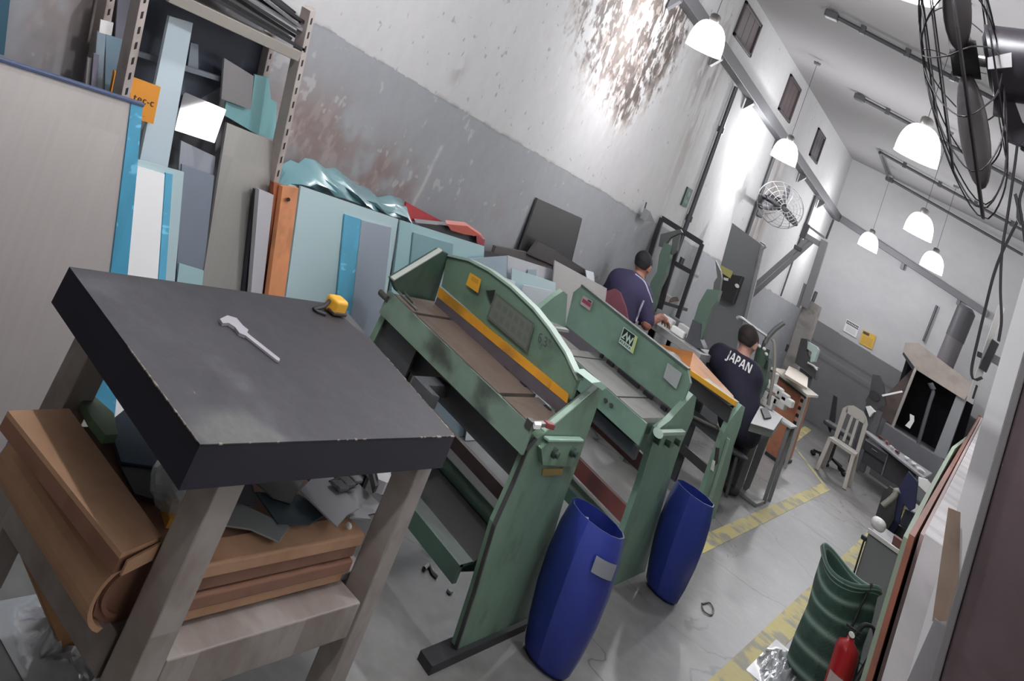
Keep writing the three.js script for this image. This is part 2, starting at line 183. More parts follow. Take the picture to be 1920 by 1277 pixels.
// ---------- the big work table ----------
{
  const T = thing('work_table', 'heavy work table with a thick dark navy top and pale wooden legs, nearest of all', 'table', [-1.24, 0, -2.8]);
  const top = [[-.983,.9,-2.064],[-.973,.9,-3.419],[-1.522,.9,-3.71],[-1.504,.9,-2.156]];
  const topTex = tex(1024, 1024, 1.2, 1.8, (u, v) => { const n = fbm(u * 2.6, v * 2, 400), f = fbm(u * 26, v * 20, 404), g = fbm(u * 90, v * 70, 408, 3), b = fbm(u * 4, v * 2.2, 412); let c = 30 + 34 * (n - .5) + 18 * (f - .5) + 14 * (g - .5) + 16 * (fbm(u * 7, v * 5, 416) - .5) + 46 * sst(.46, .7, b); const s = sst(.82, .86, g * .6 + f * .4) * 60; return [c + 2 + s, c - 1 + 4 * sst(.5, .7, b) + s, c + 6 - 6 * sst(.5, .7, b) + s]; });
  const g = slab(top, [0, -.088, 0]); uvXZ(g, (x, y, z) => [(x + 1.7) / 1.2, (-z - 1.8) / 1.8 + y]);
  const slabm = part(T, 'tabletop', slab(top.map(([x, y, z]) => [x, .898, z]), [0, -.086, 0]), mat(0x191626, .62));
  const top2 = slab(top, [0, -.004, 0]); uvXZ(top2, (x, y, z) => [(x + 1.7) / 1.2, (-z - 1.8) / 1.8]);
  part(T, 'top_covering', top2, mat(0xffffff, .55, 0, { map: topTex, bumpMap: topTex, bumpScale: .001 }), 'scuffed dark grey covering');
  // chipped pale edge chips
  const chips = []; const e = (a, b, t0, t1, n) => { for (let k = 0; k < n; k++) { const t = t0 + (t1 - t0) * (k + rnd() * .7) / n, l = .004 + rnd() * rnd() * .03, A = V(a).lerp(V(b), t), B = V(a).lerp(V(b), Math.min(1, t + l)); chips.push(bar([A.x, .8995, A.z], [B.x, .8995, B.z], .0015 + rnd() * rnd() * .007, .003, [0, 1, 0], .0007)); } };
  e(top[3], top[0], .5, .98, 60); e(top[2], top[1], .45, 1, 40); e(top[0], top[1], .44, .56, 4); e(top[0], top[1], .8, 1, 6); e(top[0], top[1], .05, .25, 3);
  part(T, 'edge_chip', chips, mat(0x8f857c, .8), 'pale chipped edge');
  const rot = (pos) => pos, leg = (x, z, w, d) => part(T, 'leg', rbox(x - w / 2, 0, z - d / 2, x + w / 2, .815, z + d / 2, .004), M.legpaint);
  leg(-1.03, -2.31, .06, .11); leg(-1.03, -3.39, .06, .1); leg(-1.47, -2.36, .06, .11); leg(-1.47, -3.5, .06, .1);
  // lower frame and shelf
  const rail = (...q) => part(T, 'shelf_rail', rbox(...q), M.legpaint); rail(-1.072, .35, -3.315, -1.0, .44, -2.37); rail(-1.51, .35, -3.435, -1.44, .44, -2.43); rail(-1.432, .35, -2.36, -1.073, .44, -2.27); rail(-1.432, .35, -3.5, -1.073, .44, -3.4);
  part(T, 'shelf_board', rbox(-1.437, .425, -3.398, -1.074, .445, -2.362), M.legpaint);
}
{ // hook spanner lying on the table
  const m = mat(0xb4afb6, .42, .35), y = .9005; const o = [[-1.36,.9,-2.663],[-1.377,.9,-2.722],[-1.37,.9,-2.761],[-1.337,.9,-2.744],[-1.326,.9,-2.757],[-1.314,.9,-2.754],[-1.233,.9,-2.787],[-1.219,.9,-2.762],[-1.222,.9,-2.75],[-1.3,.9,-2.706],[-1.312,.9,-2.691],[-1.328,.9,-2.697],[-1.347,.9,-2.691],[-1.342,.9,-2.648]];
  const t = thing('steel_spanner', 'long pale steel hook spanner lying on the dark tabletop', 'spanner', [o[6][0], .9, o[6][2]]); part(t, 'shaft', slab([[-1.32,.9,-2.747],[-1.312,.9,-2.747],[-1.229,.9,-2.784],[-1.219,.9,-2.765],[-1.223,.9,-2.756],[-1.306,.9,-2.719]].map(([x, , z]) => [x, y, z]), [0, .005, 0]), m); part(t, 'hooked_jaw', slab([[-1.358,.9,-2.656],[-1.377,.9,-2.722],[-1.37,.9,-2.761],[-1.342,.9,-2.754],[-1.326,.9,-2.76],[-1.302,.9,-2.71],[-1.31,.9,-2.688],[-1.332,.9,-2.697],[-1.346,.9,-2.684],[-1.342,.9,-2.648]].map(([x, , z]) => [x, y, z]), [0, .008, 0]), m);
}
{ // tape measure
  const c = [-1.472,.9,-3.551]; const t = thing('tape_measure', 'yellow tape measure with a black strap on the far corner of the dark table', 'tape measure', c);
  part(t, 'case', [rbox(c[0] - .022, .9005, c[2] - .045, c[0] + .022, .95, c[2] + .045, .012)], M.cleanYellow); part(t, 'grip', rbox(c[0] + .0, .904, c[2] - .05, c[0] + .026, .915, c[2] + .05, .004), mat(0x3a2c18, .7)); const s = [-1.465,.92,-3.455], s2 = [-1.453,.9,-3.445]; part(t, 'strap', tube([[c[0] - .02, .94, c[2]], s, [s[0] + .0, .905, s[2] + .06], [s2[0] + .005, .905, s2[2]]], .006, 24, 6), M.cable);
}

// ---------- shears ----------
function plateText(g, w, h) { g.fillStyle = '#656b62'; g.fillRect(0, 0, w, h); g.strokeStyle = '#555b53'; g.lineWidth = 8; g.strokeRect(6, 6, w - 12, h - 12); g.fillStyle = '#5d635b'; for (let r = 0; r < 2; r++) for (let k = 0; k < 6; k++) { g.fillRect(30 + k * w / 6.8, h * (.2 + r * .38), w / 11, h * .22); g.clearRect(0, 0, 0, 0); } }
class Shear {
  constructor(o) { Object.assign(this, o); }
  p(u, y, w) { return [this.xr + u * (this.xl - this.xr), y, w + u * this.dz]; }
  prof(zy, u0, u1) { return slab(zy.map(([z, y]) => this.p(u0, y, z)), V(this.p(u1, 0, 0)).sub(V(this.p(u0, 0, 0))).toArray()); }     // (z, y) profile run along the machine
  face(uy, w, t) { return slab(uy.map(([u, y]) => this.p(u, y, w)), [0, 0, -t]); }                                                       // (u, y) outline facing the operator
  box(u0, u1, y0, y1, w0, w1) { return this.prof([[w0, y0], [w0, y1], [w1, y1], [w1, y0]], u0, u1); }
}
const inset = (zy, d) => zy.map(([z, y]) => [z + d, y]);
{
  const S = new Shear({ xr: -1.088, xl: -1.85, dz: -.28 });
  const T = thing('guillotine_shear', 'nearest green guillotine shear with an arched beam and worn yellow strip', 'shear machine', S.p(.5, 0, -5));
  const out = [[-4.729,-.009],[-4.683,.237],[-4.61,.469],[-4.641,.618],[-4.651,.733],[-4.711,.776],[-4.78,.795],[-5.302,.974],[-5.368,.981],[-5.388,.825],[-5.401,.699],[-5.411,.605],[-5.407,.511],[-5.491,.272],[-5.598,.065],[-5.686,-.043]];
  out[0][1] = .03; out[out.length - 1][1] = .03;
  const rimPts = out.slice(0, 6), rim = [...rimPts.map(([z, y]) => [z + .03, y]), ...rimPts.slice().reverse()];
  part(T, 'end_plate', S.prof(out, 0, .035), M.green); part(T, 'end_plate', S.prof([...out.slice(0, 5), [out[5][0], .78], [out[9][0], .78], ...out.slice(9)], .965, 1), M.green);
  part(T, 'plate_edge', S.prof(rim.map(([z, y], i) => i < 6 ? [z - .016, y] : [z, y]), -.004, .012), M.iron, 'rough dark front edge of the end plate');
  part(T, 'bearing_plate', prX([[-4.732,.751],[-4.804,.777],[-5.285,.768],[-5.316,.711],[-5.319,.663],[-4.832,.689]], -1.088, -1.07), M.green);
  for (const q of [[-1.07,.737,-4.899], [-1.07,.734,-5.149]]) part(T, 'bolt', [rod([-1.075, q[1], q[2]], [-1.058, q[1], q[2]], .021, 6), rod([-1.06, q[1], q[2]], [-1.048, q[1], q[2]], .013, 12)], M.dgreen);
  part(T, 'ledge_strip', bar([-1.075,.784,-4.765], [-1.075,.772,-5.261], .02, .01), mat(0x8fae9c, .5));
  part(T, 'top_flange', slab([[-1.075,1.008,-5.042],[-1.075,1.015,-5.169],[-1.075,.995,-5.305],[-1.075,.981,-5.242]].map(([x, y, z]) => [x + .012, y, z]), [-.07, 0, 0]), mat(0x9cb8a8, .5));
  part(T, 'brass_tag', prX([[-4.92,.659],[-5.195,.65],[-5.223,.624],[-4.942,.632]], -1.088, -1.084), mat(0xb59a52, .4, .5));
  // bed
  const bw0 = -4.62, bw1 = -5.06, y = .82, B = new Shear({ xr: -1.088, xl: -1.85, dz: -.42 }), us = [.035, .2, .79, .965];
  for (let k = 0; k < 3; k++) part(T, 'bed_plate', slab([S.p(us[k] + (k ? .012 : 0), y, bw0), S.p(us[k + 1] - .012, y, bw0), B.p(us[k + 1] - .012, y, bw1), B.p(us[k] + (k ? .012 : 0), y, bw1)], [0, -.025, 0]), M.bedtop);
  part(T, 'bed_body', S.box(.04, .96, .725, y - .026, bw0 - .02, bw1 + .1), M.dgreen); part(T, 'apron', S.box(.005, .99, .715, y - .004, bw0 + .014, bw0 - .012), M.greenApron);
  for (const u of [.1, .26, .38, .5, .6, .7]) part(T, 'bed_slot', B.box(u, u + .035, y - .01, y + .002, bw1 + .06, bw1 + .02), M.black);
  part(T, 'side_rail', S.box(.02, .99, .6, .71, -4.72, -4.82), M.dgrey, 'dark cross beam below the bed');
  part(T, 'side_rail', S.box(.02, .98, .44, .49, -4.95, -4.99), paint([110, 92, 88], .4, .6, 590)); part(T, 'cross_pipe', rod(S.p(.02, .385, -4.92), S.p(.98, .385, -4.92), .03, 12), M.dgreen);
  part(T, 'hold_down_arm', [bar(S.p(.52, .66, -4.7), S.p(.52, .66, -4.42), .05, .05), bar(S.p(.52, .66, -4.44), S.p(.42, .66, -4.44), .05, .05)], M.dgrey);
  part(T, 'scrap_tray', [slab([S.p(.05, .3, -4.66), S.p(.05, .42, -5.2), S.p(.95, .42, -5.2), S.p(.95, .3, -4.66)], [0, -.008, 0])], mat(0x4f4f4e, .55, .3)); part(T, 'treadle', [S.box(.05, .9, .24, .305, -4.52, -4.56), S.box(.05, .9, .295, .305, -4.53, -4.66)], M.dgreen);
  part(T, 'treadle_arm', [bar(S.p(.12, .26, -4.55), S.p(.12, .2, -5.2), .03, .04), bar(S.p(.85, .26, -4.55), S.p(.85, .2, -5.2), .03, .04)], M.dgreen);
  part(T, 'back_leg', S.box(.8, .96, .05, .72, -4.86, -4.9), M.iron);
  part(T, 'foot', S.box(-.02, .05, 0, .03, -4.46, -5.5), M.black); part(T, 'foot', S.box(.95, 1.02, 0, .03, -4.46, -5.5), M.black);
  part(T, 'end_stop', [rod(S.p(.97, .785, -4.6), S.p(1.03, .785, -4.6), .014, 10), S.box(.01, .04, .8, .83, -4.6, -4.66)], M.dsteel);
  // beam: arched plate, flange, guard strip, blade
  part(T, 'gusset', slab([[-1.83,.87,-4.837],[-1.83,1.045,-5.217],[-1.83,1.038,-5.343],[-1.83,.787,-5.417],[-1.83,.821,-4.949]], [-.02, 0, 0]), M.dgreen, 'dark triangular left gusset'); part(T, 'gusset_rim', bar([-1.82,.877,-4.808], [-1.82,1.052,-5.192], .02, .01), mat(0xb9bfb9, .4, .3)); part(T, 'front_board', slab([S.p(.98, .7, -4.66), S.p(.72, .7, -4.66), S.p(.74, .05, -4.7), S.p(.98, .05, -4.7)], [0, 0, -.02]), M.dgrey);
  const W = -5.07; const arch = [[.938,.902],[.982,1.025],[.835,1.073],[.694,1.093],[.542,1.097],[.381,1.085],[.263,1.062],[.142,1.026],[.002,.976],[-.007,.921]];
  for (const a of arch) a[0] = Math.max(a[0], .04); const bot = [[arch[9][0], .9], [arch[0][0], .9]]; const beam = part(T, 'beam', S.face([...arch, ...bot], W, .04), M.green);
  const fl = arch.slice(1, 9); for (let k = 0; k < fl.length - 1; k++) { } part(T, 'beam_flange', fl.slice(0, -1).map((a, k) => { const b = fl[k + 1]; return S.prof([[W + .014, 0], [W + .014, .011], [W - .075, .011], [W - .075, 0]], 0, 0.0001) && slab([S.p(a[0], a[1], W + .014), S.p(b[0], b[1], W + .014), S.p(b[0], b[1], W - .075), S.p(a[0], a[1], W - .075)], [0, .011, 0]); }), mat(0x9db3a4, .45));
  part(T, 'guard_strip', S.face([[.943,.893],[.054,.913],[.045,.881],[.931,.853]], W + .014, .012), M.yellow, 'worn yellow strip along the beam');
  part(T, 'blade_bar', S.face([[.93,.851],[.044,.88],[.046,.832],[.927,.799]], W + .012, .03), M.bladeGrey);
  const np = [[-1.55,1.043,-5.225],[-1.349,1.046,-5.151],[-1.334,.932,-5.145],[-1.547,.931,-5.224]]; const [ng, nm] = label4(np, [0, 0, .003], canvasTex(256, 128, plateText)); part(T, 'name_plate', ng, nm, 'embossed illegible maker plate');
  const [yg, ym] = label4([[-1.694,1.038,-5.278],[-1.633,1.046,-5.255],[-1.622,.989,-5.251],[-1.69,.982,-5.276]], [0, 0, .004], canvasTex(64, 64, (g, w, h) => { g.fillStyle = '#d9a02b'; g.fillRect(0, 0, w, h); g.strokeStyle = '#8f6a20'; g.lineWidth = 2; for (let k = 0; k < 4; k++) { g.beginPath(); g.moveTo(14, 12 + k * 5); g.lineTo(52, 12 + k * 5); g.stroke(); } })); part(T, 'warning_sticker', yg, ym, 'yellow warning sticker');
  part(T, 'triangle_sticker', slab([[-1.595,1.02,-5.241],[-1.556,1.049,-5.227],[-1.551,.991,-5.225]], [0, 0, .003]), mat(0x15201a, .6));

  { const tg = new TextGeometry('6,3"', { font: font0, size: .03, depth: .001, curveSegments: 3 }); const q = [[-1.309,.996,-5.131],[-1.253,.999,-5.111],[-1.315,1.033,-5.133]], o = V(q[0]), ex = V(q[1]).sub(o), ey = V(q[2]).sub(o); tg.computeBoundingBox(); const b = tg.boundingBox, p = tg.attributes.position; for (let i = 0; i < p.count; i++) { const u = p.getX(i) / b.max.x, v = p.getY(i) / b.max.y; p.setXYZ(i, o.x + ex.x * u + ey.x * v, o.y + ex.y * u + ey.y * v, o.z + ex.z * u + ey.z * v + .004 + p.getZ(i)); } tg.computeVertexNormals(); part(T, 'pen_mark', tg, mat(0x4b4f55, .8), 'faded pen marking'); }
  part(T, 'right_gusset_edge', [bar(S.p(.015, out[6][1], out[6][0]), S.p(.015, out[7][1], out[7][0]), .018, .008)], mat(0x9db3a4, .4));
}
{
  const S = new Shear({ xr: -1.088, xl: -1.62, dz: -.3 });
  const T = thing('guillotine_shear', 'green guillotine shear with a straight beam and a square maker logo', 'shear machine', S.p(.5, 0, -7));
  const out = [[-6.8,.004],[-6.752,.247],[-6.74,.49],[-6.681,.702],[-6.682,.781],[-6.892,.825],[-7.247,.963],[-7.357,.949],[-7.462,.832],[-7.4,.696],[-7.408,.578],[-7.466,.399],[-7.562,.181],[-7.64,-.004]];
  out[0][1] = .0; out[13][1] = 0;
  part(T, 'end_plate', S.prof(out, 0, .05), M.green2); part(T, 'end_plate', S.prof([...out.slice(0, 4), [out[4][0], .78], [out[8][0], .78], ...out.slice(8)], .95, 1), M.green2);
  part(T, 'lever', [bar([-1.06,.79,-6.548], [-1.06,.786,-7.142], .02, .02), rod([-1.09,.763,-6.733], [-1.05,.799,-6.486], .022, 12)], mat(0xa9c0b2, .4));
  for (const q of [[-1.08,.737,-6.692], [-1.08,.718,-6.967], [-1.08,.719,-7.199]]) part(T, 'bolt', rod([-1.09, q[1], q[2]], [-1.065, q[1], q[2]], .017, 10), M.dgreen);
  const bw0 = -6.4, bw1 = -7.1, y = .82;
  const us = [.05, .3, .83, .95]; for (let k = 0; k < 3; k++) part(T, 'bed_plate', S.box(us[k] + (k ? .008 : 0), us[k + 1] - .008, y - .025, y, bw0, bw1), M.bed2);
  part(T, 'bed_body', S.box(.05, .95, .74, y - .026, bw0 - .02, bw1 + .1), M.dgreen); part(T, 'apron', S.box(0, 1, .71, y - .004, bw0 + .014, bw0 - .014), M.green2);
  for (const u of [.32, .38]) part(T, 'apron_bolt', rod(S.p(u, .77, bw0 + .012), S.p(u, .77, bw0 + .028), .009, 8), M.dsteel);
  for (const [u, l] of [[.12, .05], [.27, .09], [.42, .24], [.72, .07], [.85, .025]]) part(T, 'bed_slot', S.box(u, u + l, y - .005, y + .02, bw1 + .05, bw1 + .01), M.black);
  part(T, 'cross_rail', S.box(.04, .96, .62, .68, -6.5, -6.56), M.dgrey); part(T, 'cross_rail', S.box(.04, .96, .5, .58, -7.0, -7.05), M.redprim); part(T, 'cross_rail', S.box(.04, .96, .3, .38, -6.75, -6.8), M.redprim); part(T, 'treadle', [S.box(.05, .97, .22, .28, -6.55, -6.6), S.box(.05, .97, .27, .28, -6.6, -6.8)], M.dgreen);
  part(T, 'gusset', slab([[-1.61,.953,-6.074],[-1.61,1.061,-6.3],[-1.61,1.098,-6.406],[-1.61,1.088,-6.5],[-1.61,.918,-6.689],[-1.61,.929,-6.475]], [-.02, 0, 0]), M.green2); part(T, 'gusset_base', slab([[-1.6,.918,-6.158],[-1.6,.923,-6.648],[-1.6,.909,-6.666],[-1.6,.905,-6.175]], [.02, 0, 0]), mat(0xb0b4ac, .4, .3));
  const W = -7.12; const bm = [[1.422,1.013],[1.364,1.075],[.079,1.062],[.02,1.016],[.036,.848],[1.365,.819]];
  part(T, 'beam', S.face(bm, W, .05), M.green2); part(T, 'beam_flange', slab([S.p(bm[1][0], bm[1][1], W + .01), S.p(bm[2][0], bm[2][1], W + .01), S.p(bm[2][0], bm[2][1], W - .07), S.p(bm[1][0], bm[1][1], W - .07)], [0, .01, 0]), mat(0x59635c, .5));
  part(T, 'blade_bar', S.face([[1.364,.825],[.031,.847],[.062,.78],[1.422,.763]], W + .012, .03), M.bladeGrey);
  const logo = canvasTex(256, 300, (g, w, h) => { g.fillStyle = '#c3d8c8'; g.fillRect(0, 0, w, h); g.fillStyle = '#0d2218'; g.fillRect(12, 12, 196, 200); g.strokeStyle = '#c3d8c8'; g.lineWidth = 22; g.lineJoin = 'miter'; g.beginPath(); g.moveTo(66, 178); g.lineTo(28, 178); g.lineTo(78, 62); g.lineTo(108, 178); g.lineTo(132, 82); g.lineTo(162, 178); g.lineTo(194, 62); g.stroke(); g.fillStyle = '#0d2218'; g.font = 'bold 60px sans-serif'; g.textAlign = 'center'; g.fillText('ALEMA', 104, 276, 196); g.fillStyle = '#c9cf86'; g.fillRect(216, 0, 40, h); });
  const [lg, lm] = label4([[-1.499,1.038,-7.337],[-1.411,1.041,-7.287],[-1.404,.948,-7.283],[-1.496,.948,-7.335]], [0, 0, .004], logo); part(T, 'maker_logo', lg, lm, 'square dark maker logo with white letters');
  const red = canvasTex(64, 64, (g, w, h) => { g.fillStyle = '#b9a5a4'; g.fillRect(0, 0, w, h); g.fillStyle = '#9a4652'; g.fillRect(4, 18, 56, 26); g.fillStyle = '#1a1012'; g.fillRect(34, 6, 24, 9); }); const [rg, rm] = label4([[-1.776,1.038,-7.493],[-1.711,1.045,-7.456],[-1.708,.988,-7.455],[-1.776,.985,-7.493]], [0, 0, .004], red); part(T, 'red_sticker', rg, rm, 'torn red and white sticker');
  const [pg, pm] = label4([[-1.227,1.03,-7.184],[-1.146,1.032,-7.138],[-1.146,.945,-7.138],[-1.222,.952,-7.18]], [0, 0, .004], canvasTex(64, 64, (g, w, h) => { g.fillStyle = '#a9adab'; g.fillRect(0, 0, w, h); g.strokeStyle = '#979b99'; for (let k = 0; k < 7; k++) { g.beginPath(); g.moveTo(8, 10 + 7 * k); g.lineTo(56, 10 + 7 * k); g.stroke(); } })); part(T, 'notice_paper', pg, pm, 'pale grey notice sheet');
}
{
  const S = new Shear({ xr: -1.2, xl: -1.75, dz: -.3 });
  const T = thing('guillotine_shear', 'green shear with a sloping orange cover, farthest of the three', 'shear machine', S.p(.5, 0, -9.7));
  const out = [[-9.503,-.076],[-9.467,.208],[-9.461,.458],[-9.468,.632],[-9.511,.704],[-9.811,.823],[-9.978,.808],[-10.056,.669],[-10.056,.534],[-10.183,.358],[-10.277,.087],[-10.297,-.122]]; out[0][1] = 0; out[11][1] = 0;
  part(T, 'end_plate', S.prof(out, 0, .05), M.green2); part(T, 'end_plate', S.prof(out, .95, 1), M.green2);
  const w = out[3][0]; const z5 = out[5][0];
  part(T, 'grip_slot', slab([[-1.197,.543,-9.322],[-1.197,.533,-9.459],[-1.197,.427,-9.599],[-1.197,.409,-9.496]], [.004, 0, 0]), M.black); part(T, 'tag', slab([[-1.196,.457,-9.362],[-1.196,.447,-9.458],[-1.196,.372,-9.539],[-1.196,.392,-9.408]], [.004, 0, 0]), M.white); part(T, 'plate_edge', bar([-1.19,.6,-9.651], [-1.19,.164,-9.754], .02, .012), mat(0xa8bdb0, .5));
  part(T, 'bed_plate', S.box(.05, .95, .8, .825, w, w - .4), M.bed2); part(T, 'apron', S.box(0, 1, .7, .8, w + .01, w - .02), M.dgrey); part(T, 'beam', S.box(.05, .95, .7, .79, z5 + .1, z5 + .04), M.iron);
  const fr = [[-1.485,.838,-9.455],[-1.169,.857,-9.283]], bk = [[-1.918,.767,-10.691],[-1.675,.879,-10.559],[-1.569,.85,-10.501],[-1.333,.793,-10.373]];
  part(T, 'cover', [slab([fr[0], fr[1], bk[3], bk[2]], [0, -.012, 0]), slab([fr[0], bk[2], bk[1], bk[0]], [0, -.012, 0])], M.orange, 'smooth orange sloping cover'); part(T, 'cover_lip', bar(fr[0], fr[1], .025, .035), M.cleanYellow);
  part(T, 'cross_rail', S.box(.05, .95, .52, .6, w - .2, w - .26), M.dgrey); part(T, 'cross_rail', S.box(.05, .95, .3, .36, w - .2, w - .26), M.iron); part(T, 'drive_rod', rod(S.p(.1, .62, w - .1), S.p(.8, .5, w - .2), .014, 10), M.steel); part(T, 'inner_post', S.box(.4, .5, .1, .78, w - .3, w - .36), M.dgrey);
}
{ const t = thing('pliers', 'shiny pliers lying at the left end of the nearest shear bed', 'pliers', [-1.872,.835,-5.181]); part(t, 'handle', tube([[-1.922,.835,-5.089],[-1.891,.835,-5.072],[-1.917,.835,-5.324]], .006, 16, 6), M.steel); part(t, 'handle', tube([[-1.904,.832,-5.053],[-1.88,.832,-5.064],[-1.877,.832,-5.158]], .006, 16, 6), M.steel); part(t, 'jaw', slab([[-1.879,.835,-5.121],[-1.892,.835,-5.292],[-1.913,.835,-5.381],[-1.873,.835,-5.256],[-1.861,.835,-5.119]], [0, .01, 0]), mat(0xc4c2c0, .25, .8)); }
solo('thin_rod', 'thin bright rod lying near the front edge of the nearest shear bed', 'rod', rod([-1.83,.826,-4.95], [-1.708,.826,-4.896], .005, 8), M.steel); solo('thin_rod', 'shorter thin bright rod beside the longer one on the nearest shear bed', 'rod', rod([-1.831,.826,-5.019], [-1.758,.826,-4.974], .005, 8), M.steel);
{ const c = [-1.077,.835,-4.678]; const t = thing('hand_tool', 'small red handled tool at the right end of the nearest shear bed', 'tool', c); part(t, 'handle', bar([-1.081,.835,-4.706], [-1.071,.835,-4.765], .02, .02), mat(0x8a3a3c, .5)); part(t, 'blade', bar([-1.084,.832,-4.601], [-1.085,.832,-4.721], .016, .016), M.steel); part(t, 'white_clip', slab([[-1.087,.826,-4.586],[-1.083,.826,-4.658],[-1.069,.826,-4.614],[-1.071,.826,-4.547]], [0, .015, 0]), M.white); }
// ---------- blue barrels cut open at the top ----------
{
  const prof = (h) => [[.001, .012], [.062, .0], [.075, .02], [.088, .1], [.1, .22], [.104, h * .62], [.1, h * .82], [.088, h], [.083, h], [.094, h * .8], [.097, h * .6], [.09, .2], [.07, .03], [.001, .03]];
  const B = thing('blue_barrel', 'cut open blue plastic barrel standing by the nearest green shear, with a torn label', 'barrel', [-.96, 0, -5.395]);
  const body = lathe(prof(.55), [-.96, 0, -5.395], 14, 1.1, 1.6); part(B, 'body', body, M.blue);
  { const c = [-.858,.442,-5.116]; const g = new THREE.CylinderGeometry(.1065, .1065, .06, 10, 1, true, .55, .75); g.scale(1.105, 1, 1.62); g.translate(-.96, c[1], -5.395); part(B, 'torn_label', g, mat(0x8d9095, .7), 'torn grey paper label'); }
  part(B, 'paper_strip', slab([[-1,.523,-5.38],[-.986,.53,-5.38],[-.978,.492,-5.38],[-.991,.487,-5.38]], [0, 0, .004]), M.white);
  const C = thing('blue_barrel', 'cut open blue plastic barrel standing by the middle green shear', 'barrel', [-.978, 0, -7.5]); part(C, 'body', lathe(prof(.52), [-.978, 0, -7.5], 9, 1.03, 1.6), M.blue);
}

// ---------- sheets of metal leaning on the left wall ----------
const toFloor = (c, y = .004) => { const [a, b, d, e] = c.map(V); const ext = (t, q) => { const k = (y - t.y) / (q.y - t.y); return t.clone().lerp(q, k).toArray(); }; return [c[0], c[1], ext(b, d), ext(a, e)]; };
const film = (hex, s) => { const c = new THREE.Color(hex).convertLinearToSRGB(); const b = [c.r * 255, c.g * 255, c.b * 255]; const t = tex(128, 256, .4, .8, (u, v) => { const n = fbm(u * 7, v * 3, s), w = sst(.72, .78, fbm(u * 9 + n, v * 30, s + 5, 3)); return b.map((q) => q * (.88 + .24 * n) + w * 45); }); t.repeat.set(2.5, 1.25); return new THREE.MeshPhysicalMaterial({ map: t, roughness: .3, clearcoat: .5, clearcoatRoughness: .25, side: THREE.DoubleSide }); };
const brushed = (r, g, b, rough = .42, metal = .7, s = 500) => { const t = tex(256, 128, 1, 1, (u, v) => { const n = fbm(u * 60, v * 2, s, 3), m = fbm(u * 2, v * 1.4, s + 4); return [r, g, b].map((c) => c * (.97 + .03 * n + .05 * (m - .5))); }); return mat(0xffffff, rough, metal, { map: t }); };
const SH = { steel: brushed(206, 200, 196, .42, .45, 500), aqua: mat(0xbfd6d9, .35, .15), aqua2: mat(0xaed0d4, .3, .15), pale: mat(0xc8d8e0, .35, .15), white: mat(0xeaf0f4, .35, .1), grey: mat(0xa9adb6, .4, .2), slate: mat(0x828b98, .45, .2), dark: mat(0x44454f, .45, .3), greyW: mat(0xc4c3c8, .45, .2), olive: brushed(178, 176, 170, .4, .4, 520), blueF: film(0x4a9bbb, 530), blueF2: film(0x62b2d2, 536), teal: mat(0x6fa0a0, .4, .2) };
const LB = 'metal sheets leaning on the left wall';
function sheet(label, pts, m, t = .006, name = 'metal_sheet', floor = true, cat = 'sheet') { const c = floor ? toFloor(pts) : pts; return solo(name, label, cat, panel(c, t), m, LB); }
{
  const T = thing('metal_sheet', 'large brushed steel sheet at the far left edge with a blue film strip', 'sheet', [-2, 0, -3], LB); const c = toFloor([[-2.179,1.1,-2.153],[-2.183,1.117,-3.005],[-1.976,.123,-3.43],[-1.961,.052,-2.656]]); part(T, 'plate', panel(c, .012), SH.steel, 'bare brushed steel'); const f = toFloor([[-2.179,1.118,-3],[-2.178,1.116,-3.072],[-1.97,.118,-3.502],[-1.972,.127,-3.368]]); part(T, 'film_strip', panel(f, .012), SH.blueF, 'blue protective film');
  part(T, 'top_edge', bar(c[0], [[-2.183,1.116,-3.077]][0], .02, .012), mat(0x4c5876, .5));
}
{
  const T = thing('metal_sheet', 'aqua framed sheet with a bright white centre, right behind the large steel sheet', 'sheet', [-2.1, 0, -3.5], LB);
  part(T, 'frame', panel(toFloor([[-2.211,.918,-3.233],[-2.211,.92,-3.563],[-2.109,.34,-3.84],[-2.113,.361,-3.493]]), .008), SH.aqua, 'pale aqua film'); part(T, 'centre_sheet', panel(toFloor([[-2.197,.9,-3.245],[-2.197,.898,-3.428],[-2.1,.342,-3.715],[-2.104,.367,-3.468]]), .006), mat(0xffffff, .3, 0), 'bright white sheet'); part(T, 'film_strip', panel(toFloor([[-2.2,.904,-3.434],[-2.2,.905,-3.482],[-2.102,.343,-3.772],[-2.102,.341,-3.725]]), .006), SH.blueF2, 'blue film with white tape marks');
}
sheet('tall pale blue strip leaning against the rack left of the bright reflection', [[-2.367,1.411,-3.225],[-2.369,1.425,-3.389],[-2.293,.908,-3.564],[-2.293,.904,-3.372]], SH.pale, .012);
sheet('slate grey sheet between the aqua framed sheet and the tall olive sheet', [[-2.281,.921,-3.636],[-2.28,.914,-3.894],[-2.201,.461,-4.082],[-2.204,.477,-3.884]], SH.slate);
sheet('small pale grey sheet peeping over the slate grey sheet', [[-2.329,.991,-3.631],[-2.326,.973,-3.913],[-2.306,.84,-3.979],[-2.307,.844,-3.704]], SH.grey);
sheet('short light aqua sheet in front of the slate grey sheet', [[-2.185,.593,-3.783],[-2.183,.582,-3.976],[-2.167,.481,-4.019],[-2.169,.497,-3.824]], SH.aqua2);
sheet('tall olive grey steel sheet right of the bright reflection', [[-2.324,1.12,-3.874],[-2.323,1.113,-4.322],[-2.198,.491,-4.462],[-2.199,.494,-4.054]], SH.olive, .01);
sheet('narrow dark navy sheet edge beside the tall olive sheet', [[-2.251,.919,-4.206],[-2.25,.917,-4.26],[-2.18,.514,-4.433],[-2.181,.52,-4.363]], SH.dark, .02);
sheet('narrow light grey sheet left of the kraft wrapped package', [[-2.223,.934,-4.173],[-2.222,.928,-4.308],[-2.152,.525,-4.47],[-2.152,.529,-4.368]], SH.greyW, .02);
